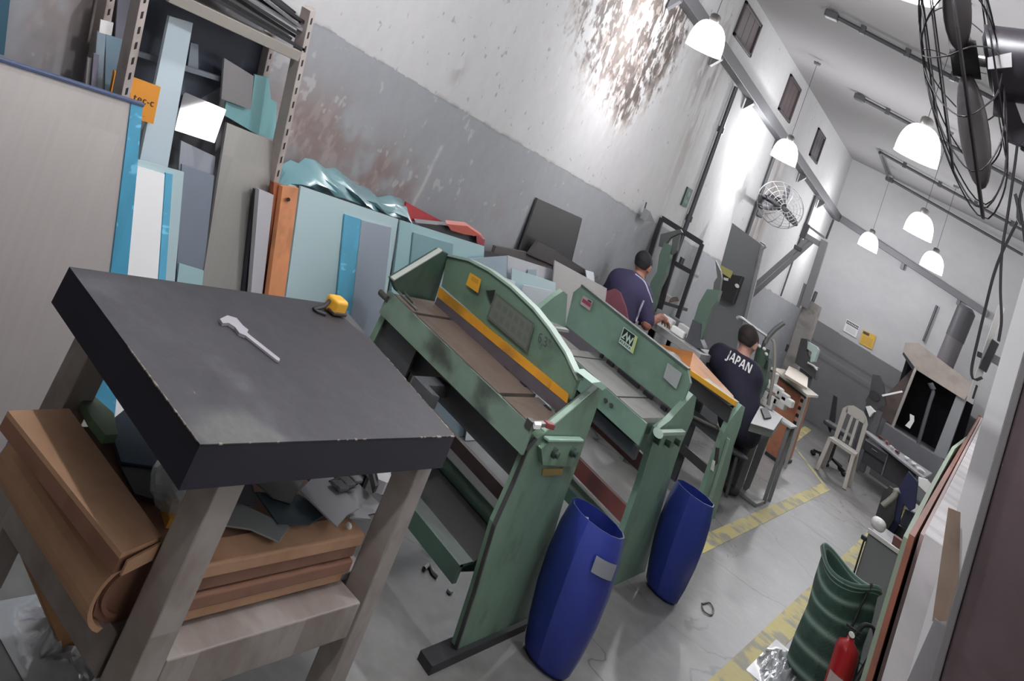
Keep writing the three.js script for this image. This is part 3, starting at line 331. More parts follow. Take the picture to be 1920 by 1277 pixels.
{
  const T = thing('kraft_package', 'tall orange brown kraft wrapped package standing between the leaning sheets', 'package', [-2.1, 0, -4.4]);
  part(T, 'front_face', panel(toFloor([[-2.215,.976,-4.335],[-2.218,.989,-4.481],[-2.128,.541,-4.619],[-2.128,.542,-4.47]]), .02), M.card2 = paint([206, 137, 92], .15, .7, 540), 'orange kraft front'); part(T, 'folded_side', panel(toFloor([[-2.239,.974,-4.295],[-2.238,.974,-4.385],[-2.157,.528,-4.567],[-2.157,.531,-4.511]]), .02), paint([150, 84, 54], .25, .75, 544), 'darker folded side'); part(T, 'nail', rod([[-2.188,.941,-4.38]][0], [[-2.225,.927,-4.454]][0], .008, 8), M.black);
}
{
  const T = thing('metal_sheet', 'wide pale aqua sheet with a bright blue film patch and a silver offcut', 'sheet', [-2, 0, -5], LB);
  part(T, 'plate', panel(toFloor([[-2.24,.993,-4.536],[-2.238,.983,-5.674],[-2.111,.316,-5.818],[-2.137,.455,-4.706]]), .008), SH.aqua, 'pale aqua film'); part(T, 'film_patch', panel(toFloor([[-2.22,.937,-5.025],[-2.219,.936,-5.211],[-2.118,.405,-5.419],[-2.123,.431,-5.228]]), .006), SH.blueF2, 'bright blue film'); part(T, 'offcut', panel(toFloor([[-2.215,.934,-5.211],[-2.216,.94,-5.58],[-2.098,.325,-5.791],[-2.11,.384,-5.413]]), .006), mat(0xc3cbdb, .3, .5), 'silvery offcut');
}
{ const T = thing('metal_sheet', 'aqua sheet right of the black seam with the red sheet on top', 'sheet', [-2, 0, -5.6], LB); part(T, 'plate', panel(toFloor([[-2.24,.981,-5.708],[-2.24,.981,-7.027],[-2.114,.296,-7.422],[-2.113,.289,-5.899]]), .008), SH.aqua2); part(T, 'fold_strip', panel(toFloor([[-2.23,.984,-5.684],[-2.231,.985,-5.837],[-2.101,.277,-6.168],[-2.104,.296,-5.901]]), .006), mat(0xa8ccd2, .3, .2)); part(T, 'inner_panel', panel(toFloor([[-2.223,.946,-5.894],[-2.224,.947,-6.491],[-2.103,.289,-6.77],[-2.105,.301,-6.137]]), .006), mat(0x93b8c0, .3, .3)); }
sheet('flat red sheet lying on top of the aqua sheets', [[-2.39,1.034,-6.063],[-2.382,.993,-6.727],[-2.376,.959,-6.421],[-2.373,.946,-6.083]], mat(0xa81d26, .5), .01, 'red_sheet', false);

solo('dark_offcut', 'black folded offcut lying beside the red sheet', 'offcut', slab([[-2.353,.954,-6.21],[-2.36,.992,-6.71],[-2.358,.979,-7.229],[-2.349,.933,-7.27],[-2.346,.92,-6.83],[-2.348,.928,-6.39]], [-.02, .012, 0]), mat(0x2e2b2e, .5)); solo('red_offcut', 'small red orange offcut on the pile right of the red sheet', 'offcut', slab([[-2.333,1.008,-6.589],[-2.338,1.033,-6.92],[-2.332,1.003,-7.223],[-2.329,.984,-6.915],[-2.328,.982,-6.677]], [-.02, .012, 0]), mat(0xb0452f, .5)); solo('red_offcut', 'dark red corner piece at the right end of the pile', 'offcut', slab([[-2.332,1.003,-7.104],[-2.33,.99,-7.282],[-2.321,.945,-7.272],[-2.324,.961,-7.142]], [-.02, .012, 0]), mat(0x8a2430, .5));
// sheets behind the shears
sheet('bluish white sheet with a slanted top behind the arched beam', [[-2.181,.829,-6.109],[-2.213,.976,-7.394],[-2.111,.508,-7.619],[-2.1,.458,-6.33]], mat(0xaebfce, .35, .4));
{ const T = thing('metal_sheet', 'white sheet with a square cut out behind the arched beam', 'sheet', [-2.05, 0, -6.5], LB); const o = [[-2.243,.97,-7.499],[-2.242,.968,-8.543],[-2.15,.528,-8.739],[-2.142,.49,-7.733]]; part(T, 'plate', panel(toFloor(o), .006), mat(0xd0d0d6, .35, .35)); part(T, 'cut_out', panel([[-2.224,.926,-7.92],[-2.227,.941,-8.1],[-2.216,.89,-8.12],[-2.214,.882,-7.936]], .003), mat(0x8fa3ab, .5)); }
sheet('light aqua sheet in front of the white cut out sheet', [[-2.184,.922,-7.472],[-2.182,.911,-8.442],[-2.11,.552,-8.6],[-2.103,.516,-7.682]], SH.aqua);
sheet('small white sheet low behind the arched beam left of the seam', [[-2.138,.878,-6.966],[-2.136,.868,-7.459],[-2.072,.536,-7.598],[-2.068,.514,-7.039]], SH.white);
sheet('square white sheet standing between the two nearest shears', [[-2.125,.866,-7.593],[-2.127,.876,-8.229],[-2.069,.57,-8.314],[-2.064,.544,-7.648]], mat(0xd6dfe8, .3, .25));
sheet('light grey sheet with a slanted edge behind the middle shear', [[-2.209,1.045,-8.329],[-2.194,.97,-9.8],[-2.12,.601,-9.85],[-2.11,.549,-8.526]], mat(0xb0adac, .5, .2));
solo('curled_strip', 'white curled metal strip on the right end of the grey sheets', 'offcut', [slab([[-2.341,1.004,-9.671],[-2.341,1.007,-9.908],[-2.329,.946,-9.981],[-2.327,.937,-9.762]], [-.006, 0, 0])], SH.white);
sheet('dark grey scuffed sheet leaning alone high on the grey wall', [[-2.472,1.338,-8.394],[-2.472,1.338,-9.593],[-2.452,.959,-9.698],[-2.451,.947,-8.398]], brushed(96, 95, 96, .35, .6, 560), .012, 'metal_sheet', false);
sheet('dark brown offcut lying on the pile below the dark grey sheet', [[-2.397,1.074,-8.52],[-2.393,1.047,-9.083],[-2.386,.99,-9.921],[-2.377,.919,-9.955],[-2.379,.935,-9.551],[-2.381,.952,-8.974],[-2.383,.969,-8.385]], mat(0x403a39, .6, .2), .02, 'dark_offcut', false, 'offcut');
sheet('long dark offcut edge left of the brown offcut', [[-2.401,.949,-7.739],[-2.404,.974,-8.418],[-2.4,.942,-9.049],[-2.395,.904,-9.056],[-2.395,.907,-8.022],[-2.395,.907,-7.732]], mat(0x55504e, .6, .2), .02, 'dark_offcut', false, 'offcut');
{ // crumpled teal film bag
  const top = [[-2.423,.926,-4.624],[-2.432,.991,-4.646],[-2.437,1.029,-4.728],[-2.437,1.027,-4.814],[-2.441,1.06,-4.859],[-2.442,1.066,-4.96],[-2.439,1.045,-5.097],[-2.442,1.065,-5.195],[-2.439,1.044,-5.34],[-2.436,1.021,-5.49],[-2.437,1.025,-5.638],[-2.433,.995,-5.79],[-2.437,1.025,-5.929],[-2.437,1.03,-6.094],[-2.426,.948,-6.198]], bot = [[-2.378,.92,-4.568],[-2.379,.926,-4.649],[-2.38,.93,-4.733],[-2.381,.937,-4.817],[-2.381,.941,-4.917],[-2.381,.94,-5.024],[-2.381,.94,-5.133],[-2.381,.939,-5.246],[-2.381,.938,-5.362],[-2.381,.937,-5.481],[-2.38,.936,-5.604],[-2.38,.935,-5.731],[-2.38,.934,-5.861],[-2.38,.934,-5.996],[-2.38,.935,-6.103]];
  const L = []; const n = top.length, R = 5; const q = (i, j) => { const a = top[i], b = bot[i], t = j / R; const k = (hash(i, j, 77) - .5) * .05 * Math.sin(Math.PI * t); return [a[0] + (b[0] - a[0]) * t + .06 * Math.sin(Math.PI * t) + k, a[1] + (b[1] - a[1]) * t, a[2] + (b[2] - a[2]) * t + k * .5]; };
  for (let i = 0; i < n - 1; i++) for (let j = 0; j < R; j++) L.push([q(i, j), q(i, j + 1), q(i + 1, j + 1)], [q(i, j), q(i + 1, j + 1), q(i + 1, j)]);
  let g = mergeVertices(tri(L).deleteAttribute('normal').deleteAttribute('uv')); g.computeVertexNormals(); g = toCreasedNormals(g, .6); solo('plastic_film', 'crumpled translucent teal plastic film lying on top of the aqua sheets', 'plastic film', g, new THREE.MeshPhysicalMaterial({ color: 0x6f9aa0, roughness: .25, clearcoat: .6, side: THREE.DoubleSide }));
}
// ---------- the rack in the corner ----------
{
  const T = thing('sheet_rack', 'slotted angle steel rack on the left wall holding strips and offcuts', 'rack', [-2.35, 0, -3.7]);
  const pm = paint([178, 168, 162], .3, .6, 570, [110, 92, 84]);
  const post = (a, b) => { const A = V(a), B = V(b), k = (.0 - A.y) / (B.y - A.y), C = A.clone().lerp(B, k).toArray(); const m = part(T, 'post', [bar(a, C, .045, .05, [1, 0, 0], .002)], pm); const sl = []; for (let t = .02; t < .98; t += .035) { const q = A.clone().lerp(V(C), t), r = A.clone().lerp(V(C), t + .016); sl.push(bar([q.x + .024, q.y, q.z], [r.x + .024, r.y, r.z], .012, .005, [1, 0, 0], .001)); } const s = part(m, 'slot', sl, M.black); s.userData.kind = 'stuff'; return m; };
  post([-2.22,1.492,-2.799], [-2.22,1.163,-2.958]); post([-2.3,1.711,-4.023], [-2.3,1.072,-4.33]); post([-2.44,1.412,-2.898], [-2.44,1.278,-2.966]); post([-2.45,1.527,-4.077], [-2.45,1.409,-4.133]);
  const b0 = [-2.27,1.491,-3.035], b1 = [-2.27,1.505,-4.069]; part(T, 'shelf_beam', bar(b0, b1, .02, .045), mat(0x8d877f, .6)); part(T, 'shelf_board', slab([b0, b1, [-2.47, b1[1], b1[2]], [-2.47, b0[1], b0[2]]], [0, .006, 0]), mat(0x77736e, .6));
  part(T, 'back_panel', slab([[-2.46,1.404,-3.131],[-2.46,1.481,-3.327],[-2.46,1.48,-4.122],[-2.46,1.32,-4.231],[-2.46,1.228,-3.941],[-2.46,1.07,-3.729],[-2.46,1.109,-3.318]], [-.012, 0, 0]), mat(0x454a57, .5, .4), 'dark slate back panel');
  part(T, 'cross_beam', bar([-2.42,1.219,-3.162], [-2.42,1.257,-3.859], .02, .02), mat(0x7a7f88, .5));
}
{ // strips on the rack shelf
  const a = [-2.3,1.548,-3.201], b = [-2.3,1.529,-4.076]; const cols = [0x2a292c, 0x1f1f22, 0x8f8d8c, 0x343236, 0x26252a, 0xa5a4a4, 0x2c2b30, 0x1d1c20, 0x6d6b6c, 0x29282c, 0x232227, 0x3c3a3e];
  for (let k = 0; k < 12; k++) { const dx = -.03 * (k % 4), dy = .012 + .016 * k, s = rr(-.06, .06), e = rr(-.1, .05); solo('metal_strip', [2, 5].includes(k) ? 'long thin pale metal strip low in the dark bundle on the rack shelf' : 'long thin dark metal strip in the bundle on the rack shelf', 'metal strip', bar([a[0] + dx, a[1] + dy, a[2] + .1 + s], [b[0] + dx * .6, b[1] + dy * (.6 + .3 * rnd()), b[2] - e], .05, .014, [0, 1, 0], .001), mat(cols[k], .35, .3), 'strips in the bundle on the rack shelf'); }
}
solo('metal_sheet', 'square silver offcut hanging at the right of the rack above the bright reflection', 'offcut', panel([[-2.39,1.347,-3.739],[-2.389,1.328,-4.01],[-2.379,1.192,-4.094],[-2.379,1.19,-3.84]], .01), mat(0xaba7a9, .35, .5));
solo('metal_sheet', 'stepped aqua offcut at the right side of the rack', 'offcut', slab([[-2.411,1.332,-4.05],[-2.412,1.344,-4.169],[-2.407,1.262,-4.26],[-2.407,1.259,-4.319],[-2.399,1.103,-4.438],[-2.399,1.099,-4.248],[-2.4,1.125,-3.951],[-2.403,1.181,-3.922],[-2.403,1.186,-4.135]], [-.008, 0, 0]), mat(0x8ec3c6, .4, .2));
solo('mirror_sheet', 'polished mirror bright sheet in the rack, glowing white with reflected light', 'sheet', panel([[-2.465,1.14,-3.695],[-2.332,1.166,-3.835],[-2.269,1.043,-3.763],[-2.379,1.007,-3.633]], .006), mat(0xffffff, .3, .9));
solo('metal_sheet', 'dark horizontal sheet edge under the mirror bright sheet', 'offcut', panel([[-2.393,1,-3.641],[-2.394,1.01,-3.978],[-2.39,.938,-4.024],[-2.39,.933,-3.67]], .006), mat(0x5d5c5f, .5, .3));
solo('metal_sheet', 'two tone grey offcut under the rack beam behind the tall strip', 'offcut', panel([[-2.445,1.339,-3.548],[-2.445,1.344,-3.603],[-2.442,1.248,-3.684],[-2.441,1.239,-3.606]], .006), mat(0x8e98a0, .4, .3));
{ const g = canvasTex(256, 220, (c, w, h) => { c.fillStyle = '#d88f2c'; c.fillRect(0, 0, w, h); c.fillStyle = '#22180e'; c.font = 'bold 52px sans-serif'; c.fillText('] tec-c', 88, 126); c.font = 'bold 20px sans-serif'; c.fillText('~', 190, 200); });
  const q = [[-2.308,1.16,-2.998],[-2.309,1.163,-3.301],[-2.296,1.028,-3.35],[-2.296,1.025,-3.05]]; const T = thing('yellow_sign', 'orange yellow sign with black lettering stored behind the large steel sheet', 'sign', q[3]); part(T, 'board', panel(q, .006), mat(0xd88f2c, .5)); const [lg, lm] = label4(q, [.004, .001, 0], g); part(T, 'print', lg, lm, 'black lettering'); }

solo('metal_strip', 'narrow silver strip standing at the far left of the rack', 'metal strip', panel([[-2.357,1.157,-2.89],[-2.357,1.159,-2.927],[-2.35,1.05,-2.993],[-2.35,1.05,-2.954]], .006), mat(0xb9b4b6, .35, .5)); solo('metal_strip', 'pale blue strip standing under the white card at the rack', 'metal strip', panel([[-2.383,1.25,-2.898],[-2.384,1.255,-2.948],[-2.369,1.042,-3.081],[-2.37,1.046,-3.024]], .006), mat(0x9db0bd, .4, .4)); solo('metal_strip', 'dark grey strip between the narrow silver strip and pale blue strip', 'metal strip', panel([[-2.349,1.18,-2.898],[-2.349,1.183,-2.928],[-2.34,1.049,-3.017],[-2.34,1.052,-2.975]], .006), mat(0x7f7e8c, .4, .4)); solo('metal_sheet', 'blue grey sheet standing behind the left rack post', 'sheet', panel([[-2.405,1.247,-2.978],[-2.405,1.253,-3.109],[-2.397,1.117,-3.194],[-2.391,1.021,-3.142]], .006), mat(0x86a0b0, .4, .3)); solo('white_card', 'small white card on the strips beside the left rack post', 'card', panel([[-2.347,1.299,-2.84],[-2.347,1.306,-2.914],[-2.344,1.262,-2.934],[-2.344,1.256,-2.863]], .004), M.white);
solo('metal_sheet', 'lilac grey sheet at the top left between the rack posts', 'sheet', panel([[-2.456,1.389,-2.994],[-2.456,1.4,-3.093],[-2.449,1.215,-3.183],[-2.45,1.24,-3.091]], .006), mat(0x8d8c98, .4, .4));
solo('blue_curtain', 'strip of dark teal cloth hanging at the top left corner', 'curtain', panel([[-2.46,1.722,-1.742],[-2.46,1.823,-2.275],[-2.46,1.269,-2.461],[-2.46,1.036,-2.603],[-2.46,1.032,-2.473],[-2.46,1.002,-2.14]], .02), mat(0x3a5f72, .8));

// ---------- under the work table ----------
{
  const T = thing('cardboard_box', 'long flat tan cardboard box lying on the wrapped package under the table', 'box', [-1.25, .59, -2.2]);
  const t = [[-1.075,.63,-2.276],[-1.413,.63,-2.287],[-1.407,.63,-2.058],[-1.053,.63,-2.105]]; part(T, 'lid', slab(t, [0, -.01, 0]), M.card, 'tan top'); const B = t.map(([x, y, z]) => [x, .62, z]); part(T, 'tray', slab(B, [0, -.03, 0]), M.cardD); part(T, 'end_flap', slab([[t[3][0] + .004, .62, t[3][2] - .02], [t[0][0] + .004, .625, t[0][2]], [t[0][0] + .004, .592, t[0][2]], [t[3][0] + .004, .592, t[3][2] - .02]], [.004, 0, 0]), M.card);
}
{ // wrapped package : rolled edge on the left, layers to the right
  const T = thing('wrapped_package', 'large brown paper wrapped package of sheets lying on the lower table shelf', 'package', [-1.25, .49, -2.8]);
  const z1 = -3.3, x0 = -1.42, x1 = -1.08; const pr = [[z1, .447], [z1, .56], [-2.4, .588], [-2.26, .59], [-2.2, .57], [-2.16, .52], [-2.18, .47], [-2.24, .447]];
  part(T, 'paper_wrap', prX(pr, x0 + .01, x1 - .01), M.cardD, 'brown paper'); const wrap = []; for (let k = 0; k <= 14; k++) { const a = -1.25 + k / 14 * 3.1; wrap.push([-2.235 + .11 * Math.cos(a), .516 + .073 * Math.sin(a)]); } const shell = (d, q) => [...wrap, ...wrap.slice().reverse().map(([z, y]) => [z - .014, .516 + (y - .516) * .9])].map(([z, y]) => [z - d, .516 + (y - .516) * q]); part(T, 'rolled_edge', prX(shell(0, 1), x0, x1 + .003), M.card, 'rolled paper edge'); part(T, 'rolled_edge', prX(shell(.045, .75), x0 + .01, x1 - .002), M.cardD);
  for (const [y, d, m] of [[.447, .0, M.card], [.482, .012, M.cardD], [.517, .006, M.cardD], [.552, .014, M.card]]) part(T, 'side_layer', rbox(x1 - .02, y, z1 + .02, -1.055 + d, y + .032, -2.4, .006), m);
}
{
  const flat = (label, pts, m, name = 'metal_offcut', h = .004) => solo(name, label, 'offcut', slab(pts, [0, h, 0]), m, 'offcuts heaped under the table');
  flat('pale grey metal offcut with a pointed corner sticking out over the brown package', [[-1.172,.599,-2.632],[-1.156,.599,-2.74],[-1.078,.599,-2.88],[-1.047,.599,-2.774],[-1.087,.599,-2.699],[-1.113,.599,-2.563]], mat(0x8f9492, .45, .3));
  flat('dark teal metal offcut lying on the heap under the table', [[-1.176,.602,-2.853],[-1.155,.602,-3.059],[-1.094,.602,-3.115],[-1.073,.602,-2.98],[-1.086,.602,-2.829]], mat(0x2c3f48, .4, .3)); flat('olive grey offcut behind the dark teal offcut', [[-1.197,.61,-2.872],[-1.198,.61,-3.172],[-1.128,.61,-2.96],[-1.148,.61,-2.897]], mat(0x55554f, .45, .3));
  flat('large light grey metal offcut tilted toward the aisle under the table', [[-1.148,.62,-3.036],[-1.188,.62,-3.194],[-1.18,.62,-3.287],[-1.077,.62,-3.266],[-1.064,.62,-3.165],[-1.038,.62,-3.053]], mat(0xa0a0a6, .4, .35)); flat('small grey offcut right of the large light grey one', [[-1.135,.606,-3.281],[-1.161,.606,-3.443],[-1.071,.606,-3.458],[-1.068,.606,-3.318],[-1.055,.606,-3.316],[-1.07,.606,-3.208]], mat(0x9a999c, .4, .35));
  const K = thing('keypad_panel', 'dark panel with grey square buttons among the offcuts under the table', 'keypad', [-1.16,.62,-3.33]); part(K, 'plate', slab([[-1.165,.62,-3.236],[-1.189,.62,-3.459],[-1.161,.62,-3.46],[-1.128,.62,-3.27]], [0, .006, 0]), M.dgrey); for (const [x, y] of [[0, 0], [1, 0], [2, 0], [0, 1], [1, 1], [2, 1]]) { const o = [[-1.147,.627,-3.253],[-1.155,.627,-3.318],[-1.164,.627,-3.385],[-1.134,.627,-3.258],[-1.143,.627,-3.319],[-1.152,.627,-3.386]][x + 3 * y]; part(K, 'button', rbox(o[0] - .008, .626, o[2] - .03, o[0] + .008, .636, o[2] + .03, .003), M.grey); }
  const W = thing('white_housing', 'white plastic appliance housing with a dark window among the offcuts under the table', 'housing', [-1.153,.62,-3.617]); part(W, 'body', slab([[-1.122,.62,-3.455],[-1.179,.62,-3.542],[-1.181,.62,-3.664],[-1.128,.62,-3.646],[-1.134,.62,-3.784],[-1.113,.62,-3.707],[-1.109,.62,-3.486]], [0, .035, 0]), mat(0xc9c8cc, .4)); part(W, 'window', slab([[-1.135,.656,-3.572],[-1.139,.656,-3.634],[-1.11,.656,-3.611],[-1.098,.656,-3.554]], [0, .004, 0]), M.black); part(W, 'side', slab([[-1.169,.63,-3.503],[-1.165,.63,-3.521],[-1.111,.63,-3.441],[-1.106,.63,-3.408]], [0, .02, 0]), M.black);
  solo('white_box', 'small white carton beside the white housing under the table', 'box', slab([[-1.121,.6,-3.603],[-1.131,.6,-3.721],[-1.117,.6,-3.717],[-1.107,.6,-3.6]], [0, .02, 0]), M.white); solo('white_ball', 'tiny white ball on the brown package under the table', 'ball', new THREE.SphereGeometry(.008, 12, 10).translate(...[-1.058,.598,-3.19]), M.white);
  solo('blue_folder', 'dark blue glossy panel lying behind the tan box under the table', 'panel', slab([[-1.4,.598,-2.452],[-1.45,.598,-2.594],[-1.394,.598,-2.682],[-1.309,.598,-2.708],[-1.257,.598,-2.623],[-1.271,.598,-2.487],[-1.287,.598,-2.382]], [0, .008, 0]), mat(0x1c4058, .6)); solo('green_box', 'green and silver packet behind the tan box under the table', 'packet', slab([[-1.456,.608,-2.373],[-1.451,.608,-2.434],[-1.401,.608,-2.457],[-1.338,.608,-2.407],[-1.336,.608,-2.354],[-1.386,.608,-2.352]], [0, .02, 0]), mat(0x6f8a66, .5));
  solo('yellow_rag', 'folded yellow cloth showing behind the front table leg', 'cloth', slab([[-1.164,.602,-2.399],[-1.165,.602,-2.478],[-1.148,.602,-2.609],[-1.105,.602,-2.61],[-1.094,.602,-2.5],[-1.119,.602,-2.367]], [0, .02, 0]), mat(0xc28c2c, .8)); solo('black_sleeve', 'flat black sleeve below the dark blue panel under the table', 'sleeve', slab([[-1.284,.596,-2.376],[-1.254,.596,-2.622],[-1.202,.596,-2.566],[-1.182,.596,-2.427],[-1.208,.596,-2.351]], [0, .006, 0]), M.black); solo('dark_plate', 'dark plate lying behind the front table leg', 'plate', slab([[-1.227,.6,-2.694],[-1.209,.6,-2.882],[-1.143,.6,-2.81],[-1.163,.6,-2.632]], [0, .006, 0]), mat(0x30303a, .5));
  const bg = new THREE.IcosahedronGeometry(.05, 3); { const p = bg.attributes.position; for (let i = 0; i < p.count; i++) { const k = 1 + .35 * (fbm(p.getX(i) * 40 + 9, p.getY(i) * 40 + p.getZ(i) * 30, 590, 3) - .5); p.setXYZ(i, p.getX(i) * k, p.getY(i) * k * 1.1, p.getZ(i) * k * 1.6); } bg.computeVertexNormals(); } bg.translate(...[-1.163,.66,-2.415]); solo('plastic_bag', 'clear crumpled plastic bag between the tan box and the table leg', 'bag', bg, new THREE.MeshPhysicalMaterial({ color: 0xd8dde0, roughness: .2, transmission: .6, thickness: 0, side: THREE.DoubleSide }));
}
solo('wooden_batten', 'plain wooden batten leaning between the left table legs', 'batten', bar([-1.42,.318,-2.373], [-1.42,-.115,-2.971], .035, .04), M.wood);
{ // plastic film on the floor and blue film heap
  const heap = (name, label, c, rx, rz, h, m, s) => { const g = new THREE.PlaneGeometry(2, 2, 26, 26); g.rotateX(-Math.PI / 2); const p = g.attributes.position; for (let i = 0; i < p.count; i++) { const x = p.getX(i), z = p.getZ(i), r = Math.hypot(x, z), e = Math.max(0, 1 - r * (.8 + .5 * fbm(x * 2 + 5, z * 2, s))); p.setXYZ(i, c[0] + x * rx, .003 + h * sst(0, .5, e) * (.2 + 1.6 * Math.abs(fbm(x * 4, z * 4, s + 4) - .5) * 2), c[2] + z * rz); } g.computeVertexNormals(); return solo(name, label, 'plastic film', g, m); };
  const clear = new THREE.MeshPhysicalMaterial({ color: 0xc9ccd0, roughness: .18, transmission: .35, thickness: 0, clearcoat: 1, side: THREE.DoubleSide });
  heap('clear_film', 'clear crumpled plastic film on the floor below the table at the bottom left', [-1.375,0,-2.808], .2, .22, .09, clear, 600); heap('clear_film', 'clear crumpled plastic film on the floor beside the green sack', [-.478,0,-7.975], .1, .5, .05, clear, 620);
  heap('blue_film', 'crumpled blue plastic film at the foot of the large steel sheet', [-2.014,0,-3.12], .1, .45, .16, new THREE.MeshPhysicalMaterial({ color: 0x2f55a8, roughness: .3, clearcoat: .6, side: THREE.DoubleSide }), 640);
}

// ---------- fixtures on the walls and ceiling ----------
{
  const T = thing('cable_tray', 'grey steel cable tray running along the left wall and round onto the back wall', 'cable tray', [-2.44, 3.3, -12]); const m = mat(0x606063, .5, .3);
  const ty = (z) => 3.41 - .0225 * (-z - 10);
  part(T, 'tray', bar([-2.435, ty(-4), -4], [-2.435, ty(-22.9), -22.9], .1, .13), m); part(T, 'tray', bar([-2.38, ty(-22.9), -22.93], [-.426,2.873,-22.93], .12, .1), m);
  for (const z of [-7, -9.6, -11.6, -13.6, -16, -18.4, -20.8]) { const y = ty(z); part(T, 'bracket', slab([[-2.47, y - .06, z], [-2.4, y - .06, z], [-2.4, y - .09, z], [-2.47, y - .2, z]], [0, 0, -.08]), m); }
  for (const [a, b] of [[1690, 486], [1795, 553]]) { const q = [[-1.486,2.989,-22.9],[-.765,2.915,-22.9]][a < 1700 ? 0 : 1]; part(T, 'bracket', rbox(q[0] - .02, q[1] - .13, -22.99, q[0] + .02, q[1], -22.9), m); }
}
const pipeM = mat(0x55565a, .45, .4);
function pipe(label, a, b, r = .016, name = 'conduit_pipe', joints = 0) { const T = thing(name, label, 'pipe', a); part(T, 'pipe', rod(a, b, r, 10), pipeM); for (let k = 0; k < joints; k++) { const c = V(a).lerp(V(b), (k + .5) / joints), d = V(b).sub(V(a)).normalize().multiplyScalar(.03); part(T, 'coupling', rod(c.clone().sub(d).toArray(), c.clone().add(d).toArray(), r * 1.5, 10), pipeM); } return T; }
pipe('vertical conduit on the left wall beside the green exit sign', [-2.465, 3.25, -12.93], [-2.465, 1.3, -13.02], .02, 'conduit_pipe', 2); pipe('vertical conduit on the left wall left of the wall fan', [-2.465, 3.2, -16.15], [-2.465, 1.8, -16.2], .02); pipe('vertical conduit on the left wall right of the wall fan', [-2.465, 3.1, -20.33], [-2.465, 2.1, -20.3], .022, 'conduit_pipe', 1); pipe('thin vertical conduit on the left wall below the brace', [-2.47, 2.2, -20.3], [-2.47, 1.5, -20.3], .01);
pipe('vertical conduit on the back wall above the furnace hood', [-.98, 2.62, -22.96], [-1.01,2.018,-22.96], .015); pipe('short black rod upright on the back wall beside the concrete post', [-2.383,1.842,-22.98], [-2.393,1.494,-22.98], .02);
function ceilPipe(label, a, b, n, box) { const T = thing('ceiling_pipe', label, 'pipe', a); const m = mat(0x4d4c4f, .5, .3); part(T, 'pipe', rod(a, b, .022, 10), m); if (box) part(T, 'junction_box', rbox(a[0] - .05, a[1] - .04, a[2] - .06, a[0] + .05, a[1] + .03, a[2] + .06, .01), m); for (let k = 0; k < n; k++) { const c = V(a).lerp(V(b), (k + .7) / n); part(T, 'clamp', rbox(c.x - .02, c.y - .03, c.z - .03, c.x + .02, YC, c.z + .03, .004), m); } }
{ const y = YC - .05; const A = [[-1.712,4.1,-11.546],[-.985,4.1,-12.042],[-.438,4.1,-12.497]], B = [[-1.813,4.1,-15.653],[-1.081,4.1,-16.098],[-.336,4.1,-16.663]], Cc = [[-1.892,4.1,-19.931],[-1.043,4.1,-20.525],[-.294,4.1,-21.081]], D = [[-1.938,4.086,-22.7],[-1.006,3.995,-22.7],[-.245,3.934,-22.7]];
  ceilPipe('ceiling conduit nearest to the camera with a round junction box at its end', A[0], A[2], 4, true); ceilPipe('second ceiling conduit, ending above the dome lamp', B[0], B[2], 4, true); ceilPipe('third ceiling conduit joined to its neighbour by a short link', Cc[0], Cc[2], 4, false); ceilPipe('fourth ceiling conduit, lowest of the parallel pipes', D[0], D[2], 0, true); ceilPipe('short link between the third and fourth ceiling conduits', Cc[0], D[0], 0, false); }
{ const T = thing('exit_sign', 'small dark green sign on the white left wall beside the conduit', 'sign', [XL, 1.96, -12.67]); part(T, 'board', prX([[-12.56, 1.862], [-12.56, 2.055], [-12.8, 2.058], [-12.8, 1.868]], XL + .002, XL + .014), mat(0x163f30, .5)); part(T, 'print', [rbox(XL + .014, 1.975, -12.74, XL + .016, 2.02, -12.62, .0005), rbox(XL + .014, 1.9, -12.76, XL + .016, 1.935, -12.6, .0005)], mat(0x3f6f5c, .5)); }
{ const T = thing('wall_hook', 'small grey triangular fitting at the top of the grey dado beside the rack', 'wall fitting', [-2.45,1.605,-11.224]); part(T, 'hood', slab([[-2.45,1.656,-11.144],[-2.45,1.591,-11.437],[-2.45,1.561,-11.125]], [.05, 0, 0]), M.grey); part(T, 'pin', rod([-2.45,1.639,-11.17], [-2.47,1.707,-11.237], .006, 8), M.dgrey); }
